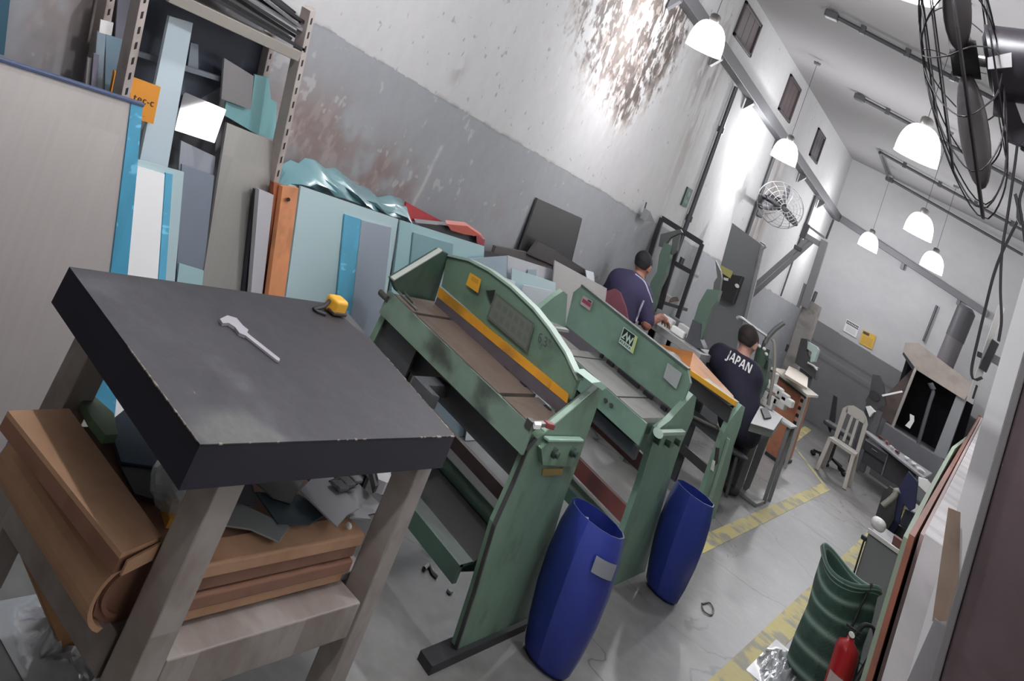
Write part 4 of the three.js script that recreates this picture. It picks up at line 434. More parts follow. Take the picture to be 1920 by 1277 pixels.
{ // wall fan
  const c = [-2.12,2.471,-15.218]; const T = thing('wall_fan', 'wire guarded fan mounted high on the left wall over the brown stain', 'fan', [XL, c[1], c[2]]); const wm = mat(0x8a8788, .4, .3); const R = .255, Q = new THREE.Quaternion().setFromUnitVectors(new THREE.Vector3(0, 0, 1), new THREE.Vector3(.62, -.1, .78).normalize());
  const put = (g, dz = 0) => { g.translate(0, 0, dz); g.applyQuaternion(Q); g.translate(c[0], c[1], c[2]); return g; };
  for (const [r, z] of [[1, 0], [.86, .05], [.7, .075], [.54, .09], [.38, .1], [.2, .105]]) part(T, 'guard_ring', put(new THREE.TorusGeometry(R * r, r === 1 ? .006 : .003, 6, 40), z), wm);
  const sp = []; for (let k = 0; k < 14; k++) { const a = k / 14 * Math.PI * 2, q = (r, z) => [Math.cos(a) * R * r, Math.sin(a) * R * r, z]; sp.push(put(tube([q(.18, .105), q(.55, .09), q(.86, .05), q(1, 0)], .004, 10, 5))); } part(T, 'guard_spokes', sp, wm).userData.kind = 'stuff';
  for (let k = 0; k < 3; k++) { const b = new THREE.SphereGeometry(1, 12, 8); b.scale(.05, .125, .008); b.rotateY(.45); b.translate(0, .13, 0); b.rotateZ(k * 2.094); part(T, 'blade', put(b, .03), M.dgrey); }
  part(T, 'motor', put(new THREE.CylinderGeometry(.07, .06, .18, 20).rotateX(Math.PI / 2), -.09), M.black); const w = [-2.47,2.386,-16.464]; part(T, 'arm', [tube([[c[0], c[1] - .02, c[2] + .06], [c[0] - .12, c[1] - .03, c[2] + .35], w], .03, 16, 8)], M.black); part(T, 'wall_plate', rbox(XL, w[1] - .12, w[2] - .2, XL + .04, w[1] + .1, w[2] + .2, .01), M.black);
}
{ // bracket frame on the left wall
  const T = thing('steel_bracket', 'grey steel wall bracket with a diagonal double brace and a tall post', 'bracket', [-1.891,1.574,-17.6]); const m = mat(0x6f6f71, .5, .3);
  part(T, 'post', bar([-1.904,2.446,-17.6], [-1.894,1.564,-17.6], .075, .09, [0, 0, 1]), m); for (const [a, b] of [[[-2.057,2.4,-17.6], [-2.391,1.553,-17.6]], [[-2.012,2.387,-17.6], [-2.34,1.545,-17.6]]]) { const k = (XL - a[0]) / (b[0] - a[0]); part(T, 'brace', bar(a, [XL, a[1] + k * (b[1] - a[1]), -17.6], .022, .045), m); } part(T, 'wall_plate', rbox(XL, 1.28, -17.75, XL + .02, 1.62, -17.45), m); part(T, 'top_arm', bar([-2.119,2.387,-17.6], [-1.884,2.373,-17.6], .05, .07), m); part(T, 'upper_arm', bar([-2.107,2.514,-17.6], [-1.919,2.48,-17.6], .018, .03), m); part(T, 'hanger', bar([-2.124,2.532,-17.6], [-2.129,2.337,-17.6], .06, .06, [0, 0, 1]), M.dgrey); part(T, 'clamp', [rbox(...[-2.173,2.213,-17.55], ...[-2.092,2.167,-17.7])], M.dgrey); part(T, 'rope', rod([-1.892,2.747,-17.6], [-1.901,2.477,-17.6], .012, 6), M.dgrey); part(T, 'side_rod', bar([-1.952,1.835,-17.6], [-1.948,1.526,-17.6], .03, .03, [0, 0, 1]), m);
}
{ // concrete post
  const T = thing('concrete_post', 'pitted concrete post in the middle of the room under the steel bracket', 'post', [-1.85, 0, -17.9]); part(T, 'shaft', rbox(-1.93, 0, -18.05, -1.77, 1.68, -17.75, .012), paint([140, 136, 132], .6, .85, 660, [98, 92, 90], 0, .8)); part(T, 'socket', rbox(-1.945, .96, -17.76, -1.925, 1.05, -17.7), M.black);
}
{ const T = thing('tall_grey_panel', 'tall grey panel leaning on the left wall behind the black box', 'panel', [-2.2, .9, -14.3]); const q = [[-2.314,1.99,-14.2],[-1.999,1.941,-14.2],[-1.916,.948,-14.2],[-2.232,.876,-14.2]]; part(T, 'board', slab([q[0], q[1], [q[2][0] + .05, .004, -14.2], [q[3][0] + .05, .004, -14.2]], [0, 0, -.03]), mat(0x7d7e80, .6)); part(T, 'edge', bar(q[1], q[2], .03, .05, [0, 0, 1]), mat(0x97989a, .5)); part(T, 'hook', tube([[-2.023,1.961,-14.15],[-1.969,1.95,-14.15],[-1.995,1.884,-14.15],[-1.98,1.715,-14.15]], .012, 14, 6), mat(0x8f8f92, .5)); }
{ const T = thing('control_box', 'black control box with a yellow label on the tall grey panel', 'control box', [-2.115,1.349,-14.1]); part(T, 'case', slab([[-2.205,1.472,-14],[-2.053,1.544,-14],[-2.052,1.246,-14],[-2.18,1.23,-14]], [0, 0, -.16]), mat(0x1a191d, .5)); part(T, 'yellow_label', slab([[-2.25,1.528,-13.98],[-2.134,1.538,-13.98],[-2.136,1.46,-13.98],[-2.234,1.462,-13.98]], [0, 0, -.02]), mat(0xb9b26a, .6)); part(T, 'white_sticker', slab([[-2.188,1.434,-13.97],[-2.147,1.451,-13.97],[-2.144,1.424,-13.97],[-2.18,1.41,-13.97]], [0, 0, -.01]), M.white); part(T, 'button', rod([-2.064,1.431,-14], [-2.056,1.432,-13.95], .02, 10), M.white); }
// ---------- the corner with the bench, presses and the seated man ----------
{ const T = thing('angle_rack', 'tall black angle iron rack standing against the left wall behind the seated man', 'rack', [-2.3, 0, -12.2]); const z = -12.0, m = M.black; const q = [[-2.476,1.652,-12],[-2.112,1.642,-12],[-2.093,.718,-12],[-2.452,1.074,-12],[-2.299,1.642,-12],[-2.236,.686,-12],[-2.367,1.345,-12],[-2.112,1.36,-12],[-2.272,.983,-12],[-2.105,1.042,-12]];
  const dn = (a, b) => { const A = V(a), B = V(b), k = A.y / (A.y - B.y); const c = A.clone().lerp(B, k); return c.toArray(); };
  part(T, 'post', bar(q[0], dn(q[0], q[3]), .035, .05, [0, 0, 1]), m); part(T, 'post', bar(q[1], dn(q[1], q[2]), .03, .04, [0, 0, 1]), m); part(T, 'post', bar(q[4], dn(q[4], q[5]), .05, .05, [0, 0, 1]), m); part(T, 'top_rail', bar(q[0], q[1], .035, .05), m); part(T, 'shelf', slab([q[6], q[7], [q[7][0], q[7][1], z - .35], [q[6][0], q[6][1], z - .35]], [0, -.03, 0]), mat(0x9a9a9c, .5)); part(T, 'shelf', slab([q[8], q[9], [q[9][0], q[9][1], z - .35], [q[8][0], q[8][1], z - .35]], [0, -.03, 0]), M.dgrey); part(T, 'shelf_rail', bar(q[6], q[7], .02, .04), m);
  solo('parts_cup', 'small metal fittings on the upper shelf of the black rack', 'fitting', [rod([q[7][0] - .12, q[7][1], z - .1], [q[7][0] - .12, q[7][1] + .07, z - .1], .02, 8)], M.dsteel); { const g = thing('hand_tool', 'brown handled hand tool on the lower shelf of the black rack', 'tool', q[8]); part(g, 'handle', bar([q[8][0] + .04, q[8][1] + .02, z - .05], [q[9][0] - .05, q[9][1] + .04, z - .08], .04, .03), mat(0x6a5a52, .6)); part(g, 'head', rbox(q[8][0] + .02, q[8][1], z - .12, q[8][0] + .07, q[8][1] + .08, z - .02), mat(0xb4aca8, .5)); } }
{ const T = thing('work_bench', 'grey steel bench along the left wall behind the orange cover', 'bench', [-2, 0, -11.6]); part(T, 'top', rbox(-2.46, .8, -11.95, -1.7, .86, -11.05), mat(0x9a9a98, .5, .2)); for (const [x, z] of [[-2.4, -11.1], [-1.74, -11.1], [-2.4, -11.9], [-1.74, -11.9]]) part(T, 'leg', rbox(x - .03, 0, z - .04, x + .03, .8, z + .04), M.grey); part(T, 'stretcher', rbox(-2.38, .2, -11.13, -1.76, .25, -11.07), M.grey); }
function press(label, z, neck, spike, base, lever) { const T = thing('hand_press', label, 'press', [neck[0][0], .86, z]); const m = mat(0x566b5e, .35, .1); part(T, 'frame', slab(neck.map(([x, y]) => [x, y, z + .05]), [0, 0, -.12]), m); part(T, 'base', slab(base.map(([x, y]) => [x, y, z + .09]), [0, 0, -.2]), mat(0x4b4c50, .5, .2)); for (const s of spike) part(T, 'ram_arm', slab(s.map(([x, y]) => [x, y, z + .03]), [0, 0, -.07]), mat(0x4a4d4c, .5)); return T; }
press('green C frame hand press with an upright dark arm on the bench', -11.35, [[-1.849,1.331],[-1.764,1.382],[-1.76,1.29],[-1.779,1.205],[-1.774,1.02],[-1.768,.95],[-1.862,.899],[-1.864,1.048],[-1.87,1.187]], [[[-1.871,1.587],[-1.81,1.528],[-1.785,1.477],[-1.767,1.366],[-1.811,1.344],[-1.824,1.412],[-1.815,1.466]]], [[-1.864,1.048],[-1.802,1.056],[-1.775,.945],[-1.725,.894],[-1.88,.8],[-1.862,.899]]);
{ const T = press('dark green lever press beside the black rack, behind the seated man', -11.8, [[-2.34,1.474],[-2.276,1.481],[-2.26,1.347],[-2.247,1.226],[-2.257,1.091],[-2.245,.947],[-2.247,.844],[-2.299,.832],[-2.312,.95],[-2.332,1.089],[-2.315,1.205],[-2.342,1.341]], [[[-2.393,1.517],[-2.265,1.656],[-2.245,1.638],[-2.315,1.538],[-2.335,1.43],[-2.376,1.412]], [[-2.299,1.549],[-2.254,1.611],[-2.235,1.468],[-2.261,1.408]]], [[-2.307,.8],[-2.224,.886],[-2.168,.802],[-2.301,.703]]); }
{ // clutter on the bench: white blocks
  const sp = [[-1.928,.86,-11.27],[-2.026,.86,-11.954],[-2.069,.86,-11.804],[-2.09,.86,-11.641],[-2.149,.86,-11.706],[-1.942,.86,-11.589]]; sp.forEach((c, i) => { const g = rbox(c[0] - .05, .861, c[2] - .06, c[0] + .05, .9 + .05 * hash(i, 3, 1), c[2] + .06, .01); solo('bench_box', ['white carton with dark spots at the foot of the green hand press', 'small white carton behind the spotted carton', 'grey metal block in the middle of the bench', 'pale grey tray on the bench by the seated man', 'low grey block nearest the seated man on the bench', 'small white block at the front edge of the bench'][i], 'box', g, i === 2 || i === 4 ? M.grey : M.white); }); }
// ---------- people ----------
function sdf(bones, k) { return (x, y, z) => { let d = 9; for (const [a, b, ra, rb, sz = 1] of bones) { const bx = b[0] - a[0], by = b[1] - a[1], bz = (b[2] - a[2]); const px = x - a[0], py = y - a[1], pz = (z - a[2]); const t = Math.min(1, Math.max(0, (px * bx + py * by + pz * bz) / (bx * bx + by * by + bz * bz + 1e-9))); const qx = px - t * bx, qy = py - t * by, qz = (pz - t * bz) / sz; const e = Math.sqrt(qx * qx + qy * qy + qz * qz) - (ra + (rb - ra) * t); const h = Math.max(k - Math.abs(d - e), 0) / k; d = Math.min(d, e) - h * h * k * .25; } return d; }; }
function sdfMesh(f, c, half, res) { const mc = new MarchingCubes(res, new THREE.MeshBasicMaterial(), true, false, 400000); mc.isolation = 0; const n = mc.size; for (let k = 0; k < n; k++) for (let j = 0; j < n; j++) for (let i = 0; i < n; i++) mc.field[k * n * n + j * n + i] = -f(c[0] + (i - n / 2) / (n / 2) * half, c[1] + (j - n / 2) / (n / 2) * half, c[2] + (k - n / 2) / (n / 2) * half); mc.update(); const cnt = mc.count, P = new Float32Array(mc.positionArray.slice(0, cnt * 3)), N = new Float32Array(mc.normalArray.slice(0, cnt * 3)); for (let i = 0; i < P.length; i += 3) { P[i] = P[i] * half + c[0]; P[i + 1] = P[i + 1] * half + c[1]; P[i + 2] = P[i + 2] * half + c[2]; }
  const g = new THREE.BufferGeometry(); g.setAttribute('position', new THREE.BufferAttribute(P, 3)); g.setAttribute('normal', new THREE.BufferAttribute(N, 3)); g.setAttribute('uv', new THREE.BufferAttribute(new Float32Array(cnt * 2), 2)); return g; }
const grow = (bones, d) => bones.map(([a, b, ra, rb, s]) => [a, b, ra + d, rb + d, s]);
function hand(w, dir, side, up) { // five fingers, unequal and curled, on a palm
  const W = V(w), d = V(dir).normalize(), s = V(side).normalize(), u = V(up).normalize(), at = (a, b, c) => W.clone().addScaledVector(d, a).addScaledVector(s, b).addScaledVector(u, c).toArray(); const L = [[w, at(.075, 0, 0), .024, .03]];
  [[-.026, .062], [-.009, .075], [.009, .07], [.026, .055]].forEach(([o, l]) => { L.push([at(.07, o, 0), at(.07 + l * .5, o * 1.15, -.008), .0095, .009], [at(.07 + l * .5, o * 1.15, -.008), at(.07 + l * .85, o * 1.2, -.035), .009, .0075]); }); L.push([at(.02, -.025, 0), at(.055, -.055, -.012), .0115, .01], [at(.055, -.055, -.012), at(.085, -.062, -.025), .01, .008]); return L; }
function head(c, look, r) { const l = V(look).normalize(), u = new THREE.Vector3(0, 1, 0), s = new THREE.Vector3().crossVectors(u, l).normalize(); const at = (a, b, d) => V(c).addScaledVector(l, a * r).addScaledVector(s, b * r).addScaledVector(u, d * r).toArray(); return { at, bones: [[at(-.15, 0, .25), at(.1, 0, .2), r * .98, r * .92], [at(.1, 0, -.1), at(.35, 0, -.75), r * .8, r * .45], [at(.95, 0, .05), at(1.12, 0, -.28), r * .1, r * .17], [at(.72, 0, -.62), at(.8, 0, -.62), r * .24, r * .2], [at(0, .93, .1), at(-.08, .98, -.2), r * .17, r * .12], [at(0, -.93, .1), at(-.08, -.98, -.2), r * .17, r * .12], [at(.78, .38, .16), at(.8, .36, .16), r * .14, r * .12], [at(.78, -.38, .16), at(.8, -.36, .16), r * .14, r * .12]], hair: [[at(-.22, 0, .36), at(.12, 0, .42), r * 1.0, r * .9], [at(-.45, 0, -.1), at(-.4, 0, .2), r * .72, r * .85]] }; }
const font = font0;
function person(label, P) {
  const T = thing('person', label, 'person', P.base); const sx = P.sx; const X = (b) => b.map(([a, c, ra, rb, s]) => [[a[0] / sx, a[1], a[2]], [c[0] / sx, c[1], c[2]], ra, rb, s]);
  const all = X([...P.torso, ...P.arms, ...P.legs, ...P.neck]), ch = [P.center[0] / sx, P.center[1], P.center[2]];
  const S = (g) => { g.scale(sx, 1, 1); g.computeVertexNormals(); return g; }; const skin = mat(P.skin, .55), hb = P.head.bones.map((b) => b);
  const hc = [P.headC[0] / sx, P.headC[1], P.headC[2]]; const H = head(hc, P.look, P.hr);
  const fAll = sdf([...all, ...X(P.hands).slice(0, 0)], .05); const body = sdfMesh(fAll, ch, P.half, 72); const hd = sdfMesh(sdf([...H.bones, ...X(P.neck)], .025), hc, .3, 72); const hs = P.hands.length ? [sdfMesh(sdf(X(P.hands), .008), [P.handC[0] / sx, P.handC[1], P.handC[2]], .24, 84)] : [];
  part(T, 'body', S(merge([body, hd, ...hs])), skin); part(T, 'hair', S(sdfMesh((x, y, z) => Math.max(sdf(H.hair, .03)(x, y, z), -(y - hc[1] + P.hr * .3)), hc, .3, 64)), mat(P.hair, .8));
  const fs = sdf(grow(X([...P.torso, ...P.sleeves]), .014), .05); const shirt = part(T, 'shirt', S(sdfMesh(fs, ch, P.half, 84)), mat(P.shirt, .85), P.shirtLabel); part(T, 'trousers', S(sdfMesh(sdf(grow(X(P.legs), .016), .04), ch, P.half, 72)), mat(P.trousers, .85)); for (const s of P.shoes) part(T, 'shoe', S(sdfMesh(sdf(X([s]), .02), [s[0][0] / sx, s[0][1], s[0][2]], .3, 48)), mat(0x1d1c20, .6));
  let last = P.center[2] + .1; const onShirt = (x, y) => { const z0 = P.center[2] + .7, n = 140; for (let i = 0; i < n; i++) { const z = z0 - i * .008; if (fs(x / sx, y, z) < 0) return (last = z + .004); } return last; };
  return { T, shirt, onShirt };
}
{ // man in the dark jacket with JAPAN on the back, sitting bent over the stand
  const z = -11.55; const q = [[-1.674,.898,-11.55],[-1.395,.917,-11.55],[-1.388,.501,-11.55],[-1.525,1.122,-11.55],[-1.531,1.006,-11.55],[-1.529,.659,-11.55],[-1.34,.695,-11.55],[-1.289,.691,-11.55]]; const [ls, rs, hip, hd] = q; const sh = [(ls[0] + rs[0]) / 2, (ls[1] + rs[1]) / 2, z]; const kn = [-1.359,.397,-11.75], ft = [-1.357,.008,-11.6]; const sx = .72;
  const lh = [hip[0] - .05, hip[1] + .02, z], rh = [hip[0] + .05, hip[1] + .02, z], hnd = [-1.325,.684,-11.8], elb = [-1.348,.667,-11.55], elL = [-1.649,.662,-11.85];
  const lw = [-1.479,.727,-12.1];
  const Pn = person('man crouching in a dark navy jacket with white lettering, bent over the grey stand', { base: [ft[0], 0, z], sx, center: [sh[0], .62, z - .1], half: .95, skin: 0xb98a7b, hair: 0x2b2220, shirt: 0x1e1d30, trousers: 0x2a2a30, shirtLabel: 'dark navy jacket with white lettering on the back',
    torso: [[[lh[0], lh[1], z], [rh[0], rh[1], z], .13, .13, .9], [[hip[0] + .01, hip[1] + .1, z], [sh[0] + .01, sh[1] - .08, z - .03], .15, .165, .85], [[ls[0] + .03, ls[1] - .02, z - .03], [rs[0] - .03, rs[1] - .02, z - .03], .115, .11, .9]], neck: [[[sh[0] + .02, sh[1] + .02, z - .04], [hd[0], hd[1] - .04, z - .07], .062, .055]],
    arms: [[[ls[0] + .01, ls[1] - .04, z - .04], elL, .058, .045], [elL, lw, .045, .034], [[rs[0] - .01, rs[1] - .04, z - .03], elb, .06, .048], [elb, hnd, .045, .034]], sleeves: [[[ls[0] + .01, ls[1] - .04, z - .04], elL, .06, .05], [elL, lw, .05, .042], [[rs[0] - .01, rs[1] - .04, z - .03], elb, .062, .052], [elb, hnd, .05, .04]],
    legs: [[rh, kn, .085, .065], [kn, [ft[0] + .02, .09, ft[2]], .062, .045], [lh, [lh[0] - .03, .42, z - .4], .085, .065], [[lh[0] - .03, .42, z - .4], [lh[0] - .02, .09, z - .25], .062, .045]], shoes: [[[ft[0] + .02, .05, ft[2] + .02], [ft[0] + .05, .04, ft[2] - .16], .05, .045], [[lh[0] - .02, .05, z - .25], [lh[0] + .01, .04, z - .42], .05, .045]],
    head: { bones: [] }, headC: [hd[0] + .004, hd[1] + .0, z - .09], look: [.35, -.35, -.85], hr: .098, hands: hand(hnd, [.5, -.1, -.9], [.8, 0, .4], [0, 1, 0]), handC: [hnd[0] + .05, hnd[1], hnd[2] - .08] });
  const tg = new TextGeometry('JAPAN', { font, size: 1, depth: .02, curveSegments: 4 }); tg.computeBoundingBox(); const bb = tg.boundingBox; const c = [[-1.602,.919,-11.4],[-1.422,.92,-11.4],[-1.604,.991,-11.4]]; const o = V(c[0]), ex = V(c[1]).sub(o), ey = V(c[2]).sub(o); const p = tg.attributes.position; for (let i = 0; i < p.count; i++) { const u = (p.getX(i) - bb.min.x) / (bb.max.x - bb.min.x), v = p.getY(i), w = p.getZ(i); const X = o.x + ex.x * u + ey.x * v, Y = o.y + ex.y * u + ey.y * v; p.setXYZ(i, X, Y, Pn.onShirt(X, Y) + .004 + w * .2); } tg.computeVertexNormals(); part(Pn.shirt, 'lettering', tg, M.white, 'white letters reading JAPAN');
  part(Pn.T, 'knee_stripe', [0, 1, 2].map((k) => { const a = [-1.361,.442,-11.62]; return bar([kn[0] - .03, kn[1] + .05 - k * .035, kn[2] + .08], [kn[0] + .05, kn[1] + .065 - k * .035, kn[2] + .075], .012, .014); }), M.white, 'white stripes at the knee');
  const st = thing('stool', 'low dark stool under the crouching man', 'stool', [hip[0], 0, z]); part(st, 'seat', lathe([[.001, .3], [.1, .3], [.12, .315], [.12, .335], [.001, .34]], [hip[0], 0, z], 20), M.dgrey); for (const [a, b] of [[-1, -1], [1, -1], [-1, 1], [1, 1]]) part(st, 'leg', rod([hip[0] + a * .08, 0, z + b * .12], [hip[0] + a * .06, .3, z + b * .08], .012, 8), M.dgrey);
}
{ // man seated at the bench, back to the camera
  const z = -10.6, sx = .72; const q = [[-2.348,1.033,-10.6],[-2.086,1.033,-10.6],[-2.212,1.222,-10.6],[-2.211,1.045,-10.6],[-2.032,.853,-10.6],[-2.005,.946,-10.6],[-2.191,.673,-10.6]]; const [ls, rs, hd, , el, hn] = q; const sh = [(ls[0] + rs[0]) / 2, (ls[1] + rs[1]) / 2, z]; const hip = [sh[0] - .03, .52, z + .05];
  const E = [el[0], el[1], z + .0], Hn = [hn[0], hn[1] - .0, z - .3], EL = [ls[0] + .02, ls[1] - .26, z - .12], HL = [ls[0] + .1, .93, z - .36]; const lk = [hip[0] - .1, .5, z - .36], rk = [hip[0] + .1, .5, z - .36];
  const Pn = person('man seated with his back turned, in a navy shirt with thin white piping', { base: [hip[0], 0, z], sx, center: [sh[0], .68, z - .12], half: .9, skin: 0x9a6a58, hair: 0x17141a, shirt: 0x34304e, trousers: 0x25252c, shirtLabel: 'navy short sleeved shirt with white piping',
    torso: [[[hip[0] - .05, hip[1], hip[2]], [hip[0] + .05, hip[1], hip[2]], .12, .12, .9], [[hip[0], hip[1] + .08, hip[2]], [sh[0], sh[1] - .06, z], .15, .17, .8], [[ls[0] + .05, ls[1] - .03, z], [rs[0] - .05, rs[1] - .02, z], .105, .1, .85]], neck: [[[sh[0] + .03, sh[1], z - .03], [hd[0], hd[1] - .03, z - .07], .06, .052]],
    arms: [[[rs[0] - .02, rs[1] - .03, z], E, .058, .046], [E, Hn, .042, .032], [[ls[0] + .02, ls[1] - .03, z], EL, .058, .046], [EL, HL, .042, .032]], sleeves: [[[rs[0] - .02, rs[1] - .03, z], [rs[0] + (E[0] - rs[0]) * .85, rs[1] + (E[1] - rs[1]) * .85, z - .015], .066, .06], [[ls[0] + .02, ls[1] - .03, z], [ls[0] - .04, ls[1] - .22, z - .1], .066, .06]],
    legs: [[[hip[0] - .05, hip[1], hip[2]], lk, .08, .062], [lk, [lk[0], .09, lk[2] + .05], .06, .045], [[hip[0] + .05, hip[1], hip[2]], rk, .08, .062], [rk, [rk[0], .09, rk[2] + .05], .06, .045]], shoes: [[[lk[0], .05, lk[2] + .06], [lk[0], .04, lk[2] - .1], .05, .045], [[rk[0], .05, rk[2] + .06], [rk[0], .04, rk[2] - .1], .05, .045]],
    head: { bones: [] }, headC: [hd[0] + .003, hd[1] + .01, z - .08], look: [.25, -.3, -.9], hr: .085, hands: hand(Hn, [.2, -.2, -.95], [1, 0, .2], [0, 1, .2]), handC: [Hn[0], Hn[1], Hn[2] - .08] });
  const line = (pts) => tube(pts.map(([x, y]) => [x, y, Pn.onShirt(x, y) + .002]), .007, 24, 5); part(Pn.T, 'piping', [line([[-2.211,1.144],[-2.138,1.131],[-2.083,1.083],[-2.041,1.023]])], mat(0xb9b4c8, .7), 'white shoulder piping'); part(Pn.T, 'piping', [line([[-2.085,1.004],[-2.089,.92],[-2.094,.862],[-2.092,.819]])], mat(0xb9b4c8, .7));
  const C = thing('chair', 'maroon backed chair behind the seated man in navy', 'chair', [hip[0], 0, z + .2]); const bk = [[-2.307,.908,-10.32],[-2.262,.963,-10.32],[-2.219,.962,-10.32],[-2.15,.89,-10.32],[-2.101,.813,-10.32],[-2.166,.676,-10.32],[-2.26,.697,-10.32]]; part(C, 'backrest', slab(bk, [0, 0, -.05]), paint([112, 62, 72], .25, .8, 680)); part(C, 'seat', rbox(hip[0] - .17, .36, z - .2, hip[0] + .15, .41, z + .2, .02), paint([112, 62, 72], .25, .8, 681)); for (const [a, b] of [[-.15, .18], [.13, .18], [-.15, -.18], [.13, -.18]]) part(C, 'leg', rod([hip[0] + a, 0, z + b], [hip[0] + a, .37, z + b], .014, 8), M.dgrey); part(C, 'back_post', bar([bk[6][0] + .08, .38, -10.36], [bk[6][0] + .08, bk[6][1] + .05, -10.36], .03, .02), M.dgrey);
}

// ---------- middle ground : stand, drill, cabinet ----------
{ const T = thing('steel_stand', 'grey sheet steel pedestal stand with a shallow top tray in front of the crouching man', 'stand', [-1.3, 0, -12.1]); const m = mat(0x8b8c8b, .45, .35);
  part(T, 'tray', slab([[-1.148,.73,-10.017],[-1.076,.73,-10.569],[-1.192,.73,-11.974],[-1.313,.73,-11.639]], [0, -.05, 0]), m); part(T, 'tray_top', slab([[-1.142,.735,-9.968],[-1.071,.735,-10.517],[-1.186,.735,-11.915],[-1.306,.735,-11.581]], [0, .006, 0]), mat(0x929291, .45, .2));
  part(T, 'column_front', slab([[-1.359,.505,-12.05],[-1.296,.523,-12.05],[-1.303,-.013,-12.05],[-1.339,-.053,-12.05]], [0, 0, -.02]), m); part(T, 'column_side', slab([[-1.302,.526,-12.15],[-1.246,.58,-12.15],[-1.266,.07,-12.15],[-1.307,-.022,-12.15]], [0, 0, -.02]), mat(0x77797a, .5, .3)); part(T, 'base', rbox(-1.37, 0, -12.35, -1.17, .03, -11.95), m); part(T, 'notebook', slab([[-1.26,.745,-11.253],[-1.271,.745,-11.644],[-1.169,.745,-11.131],[-1.162,.745,-10.725]], [0, .012, 0]), M.black); }
{ const T = thing('drill_press', 'dark green pillar drill with bent steel tubes behind the crouching man', 'drill', [-1.401,.671,-12.4]); const g = mat(0x4a5f50, .45, .2), b = [-1.4,.6,-12.4], t = [-1.506,1.125,-12.4];
  part(T, 'base', rbox(b[0] - .1, 0, -12.6, b[0] + .08, .04, -12.2), M.dgrey); part(T, 'column', [rod([b[0], .03, -12.4], t, .05, 14)], g); part(T, 'body', slab([[-1.492,1.044,-12.35],[-1.439,1.065,-12.35],[-1.404,.86,-12.35],[-1.421,.693,-12.35],[-1.456,.699,-12.35]], [0, 0, -.15]), g); part(T, 'handle_tube', tube([[-1.738,1.212,-12.3],[-1.707,1.239,-12.3],[-1.609,1.231,-12.3],[-1.497,1.225,-12.3]], .014, 20, 8), mat(0xc9c9c9, .3, .6)); part(T, 'handle_tube', tube([[-1.501,1.16,-12.35],[-1.491,1.227,-12.35],[-1.463,1.317,-12.35],[-1.422,1.407,-12.35]], .017, 20, 8), mat(0x8d8f8e, .35, .6)); part(T, 'hose', tube([[-1.453,1.227,-12.25],[-1.424,1.199,-12.25],[-1.373,1.025,-12.25],[-1.343,.811,-12.25],[-1.334,.724,-12.25]], .012, 30, 8), mat(0x9a938a, .5)); part(T, 'clamp', rbox(...[-1.512,1.106,-12.3], ...[-1.509,1.176,-12.5]), M.black); for (const q of [[-1.513,1.117,-12.22],[-1.476,1.12,-12.22],[-1.451,1.091,-12.22]]) part(T, 'knob', new THREE.SphereGeometry(.014, 10, 8).translate(...q), M.white); part(T, 'motor', rbox(...[-1.447,.971,-12.3], ...[-1.435,1.046,-12.55], .02), M.black); }
{ const T = thing('tool_cabinet', 'orange brown cabinet with a cream worktop behind the white packages', 'cabinet', [-1.6, 0, -15.6]); const f = [[-1.584,.031,-15.5],[-1.449,.038,-15.5],[-1.457,.764,-15.5],[-1.739,.803,-15.5]];
  part(T, 'body', slab(f, [0, 0, -.9]), paint([164, 106, 80], .2, .65, 700)); part(T, 'worktop', slab([[f[3][0] - .02, f[3][1], -15.45], [f[2][0] + .05, f[2][1], -15.45], [f[2][0] + .05, f[2][1], -16.5], [f[3][0] - .02, f[3][1], -16.5]], [0, .025, 0]), mat(0xb9b1a6, .6)); part(T, 'top_edge', bar([f[3][0] - .02, f[3][1] - .01, -15.44], [f[2][0] + .05, f[2][1] - .01, -15.44], .02, .022), M.black); part(T, 'plinth', rbox(f[0][0], 0, -16.3, f[1][0] + .02, .035, -15.47), M.black); part(T, 'side_rail', bar([f[2][0] + .045, f[2][1], -15.5], [f[1][0] + .05, .0, -15.5], .025, .04, [0, 0, 1]), mat(0xa5a6a4, .4, .3)); for (let k = 0; k < 7; k++) { const q = V(f[2]).lerp(V(f[1]), .12 + k * .11); part(T, 'side_slot', rbox(q.x - .0, q.y, -15.62, q.x + .025, q.y + .035, -15.56), M.black); } }
solo('cream_tray', 'cream slanted tray lying on the orange brown cabinet', 'tray', slab([[-1.723,.87,-16.41],[-1.653,.87,-16.84],[-1.545,.87,-16.547],[-1.354,.87,-14.689],[-1.54,.87,-14.565]], [0, .025, 0]), mat(0xc2b8ac, .6));
{ const T = thing('machine_head', 'small black and pale green machine standing behind the cabinet at the back', 'machine', [-1.56, .9, -16.4]); part(T, 'frame', slab([[-1.665,1.247,-16.68],[-1.574,1.25,-16.68],[-1.551,1.228,-16.68],[-1.55,1.087,-16.68],[-1.587,1.046,-16.68],[-1.599,1.166,-16.68],[-1.648,1.168,-16.68]], [0, 0, -.2]), mat(0x8fa099, .5)); part(T, 'body', slab([[-1.724,1.24,-16.64],[-1.667,1.27,-16.64],[-1.64,1.134,-16.64],[-1.571,1.044,-16.64],[-1.507,1.042,-16.64],[-1.492,.913,-16.64],[-1.619,.943,-16.64],[-1.708,.952,-16.64]], [0, 0, -.25]), mat(0x232226, .5)); part(T, 'crank', tube([[-1.597,1.036,-16.6],[-1.54,1.041,-16.6],[-1.497,1.022,-16.6]], .016, 10, 6), M.steel); part(T, 'stand', slab([[-1.654,.93,-16.7],[-1.53,.91,-16.7],[-1.511,.519,-16.7],[-1.621,.432,-16.7]], [0, 0, -.1]), M.dgrey); }
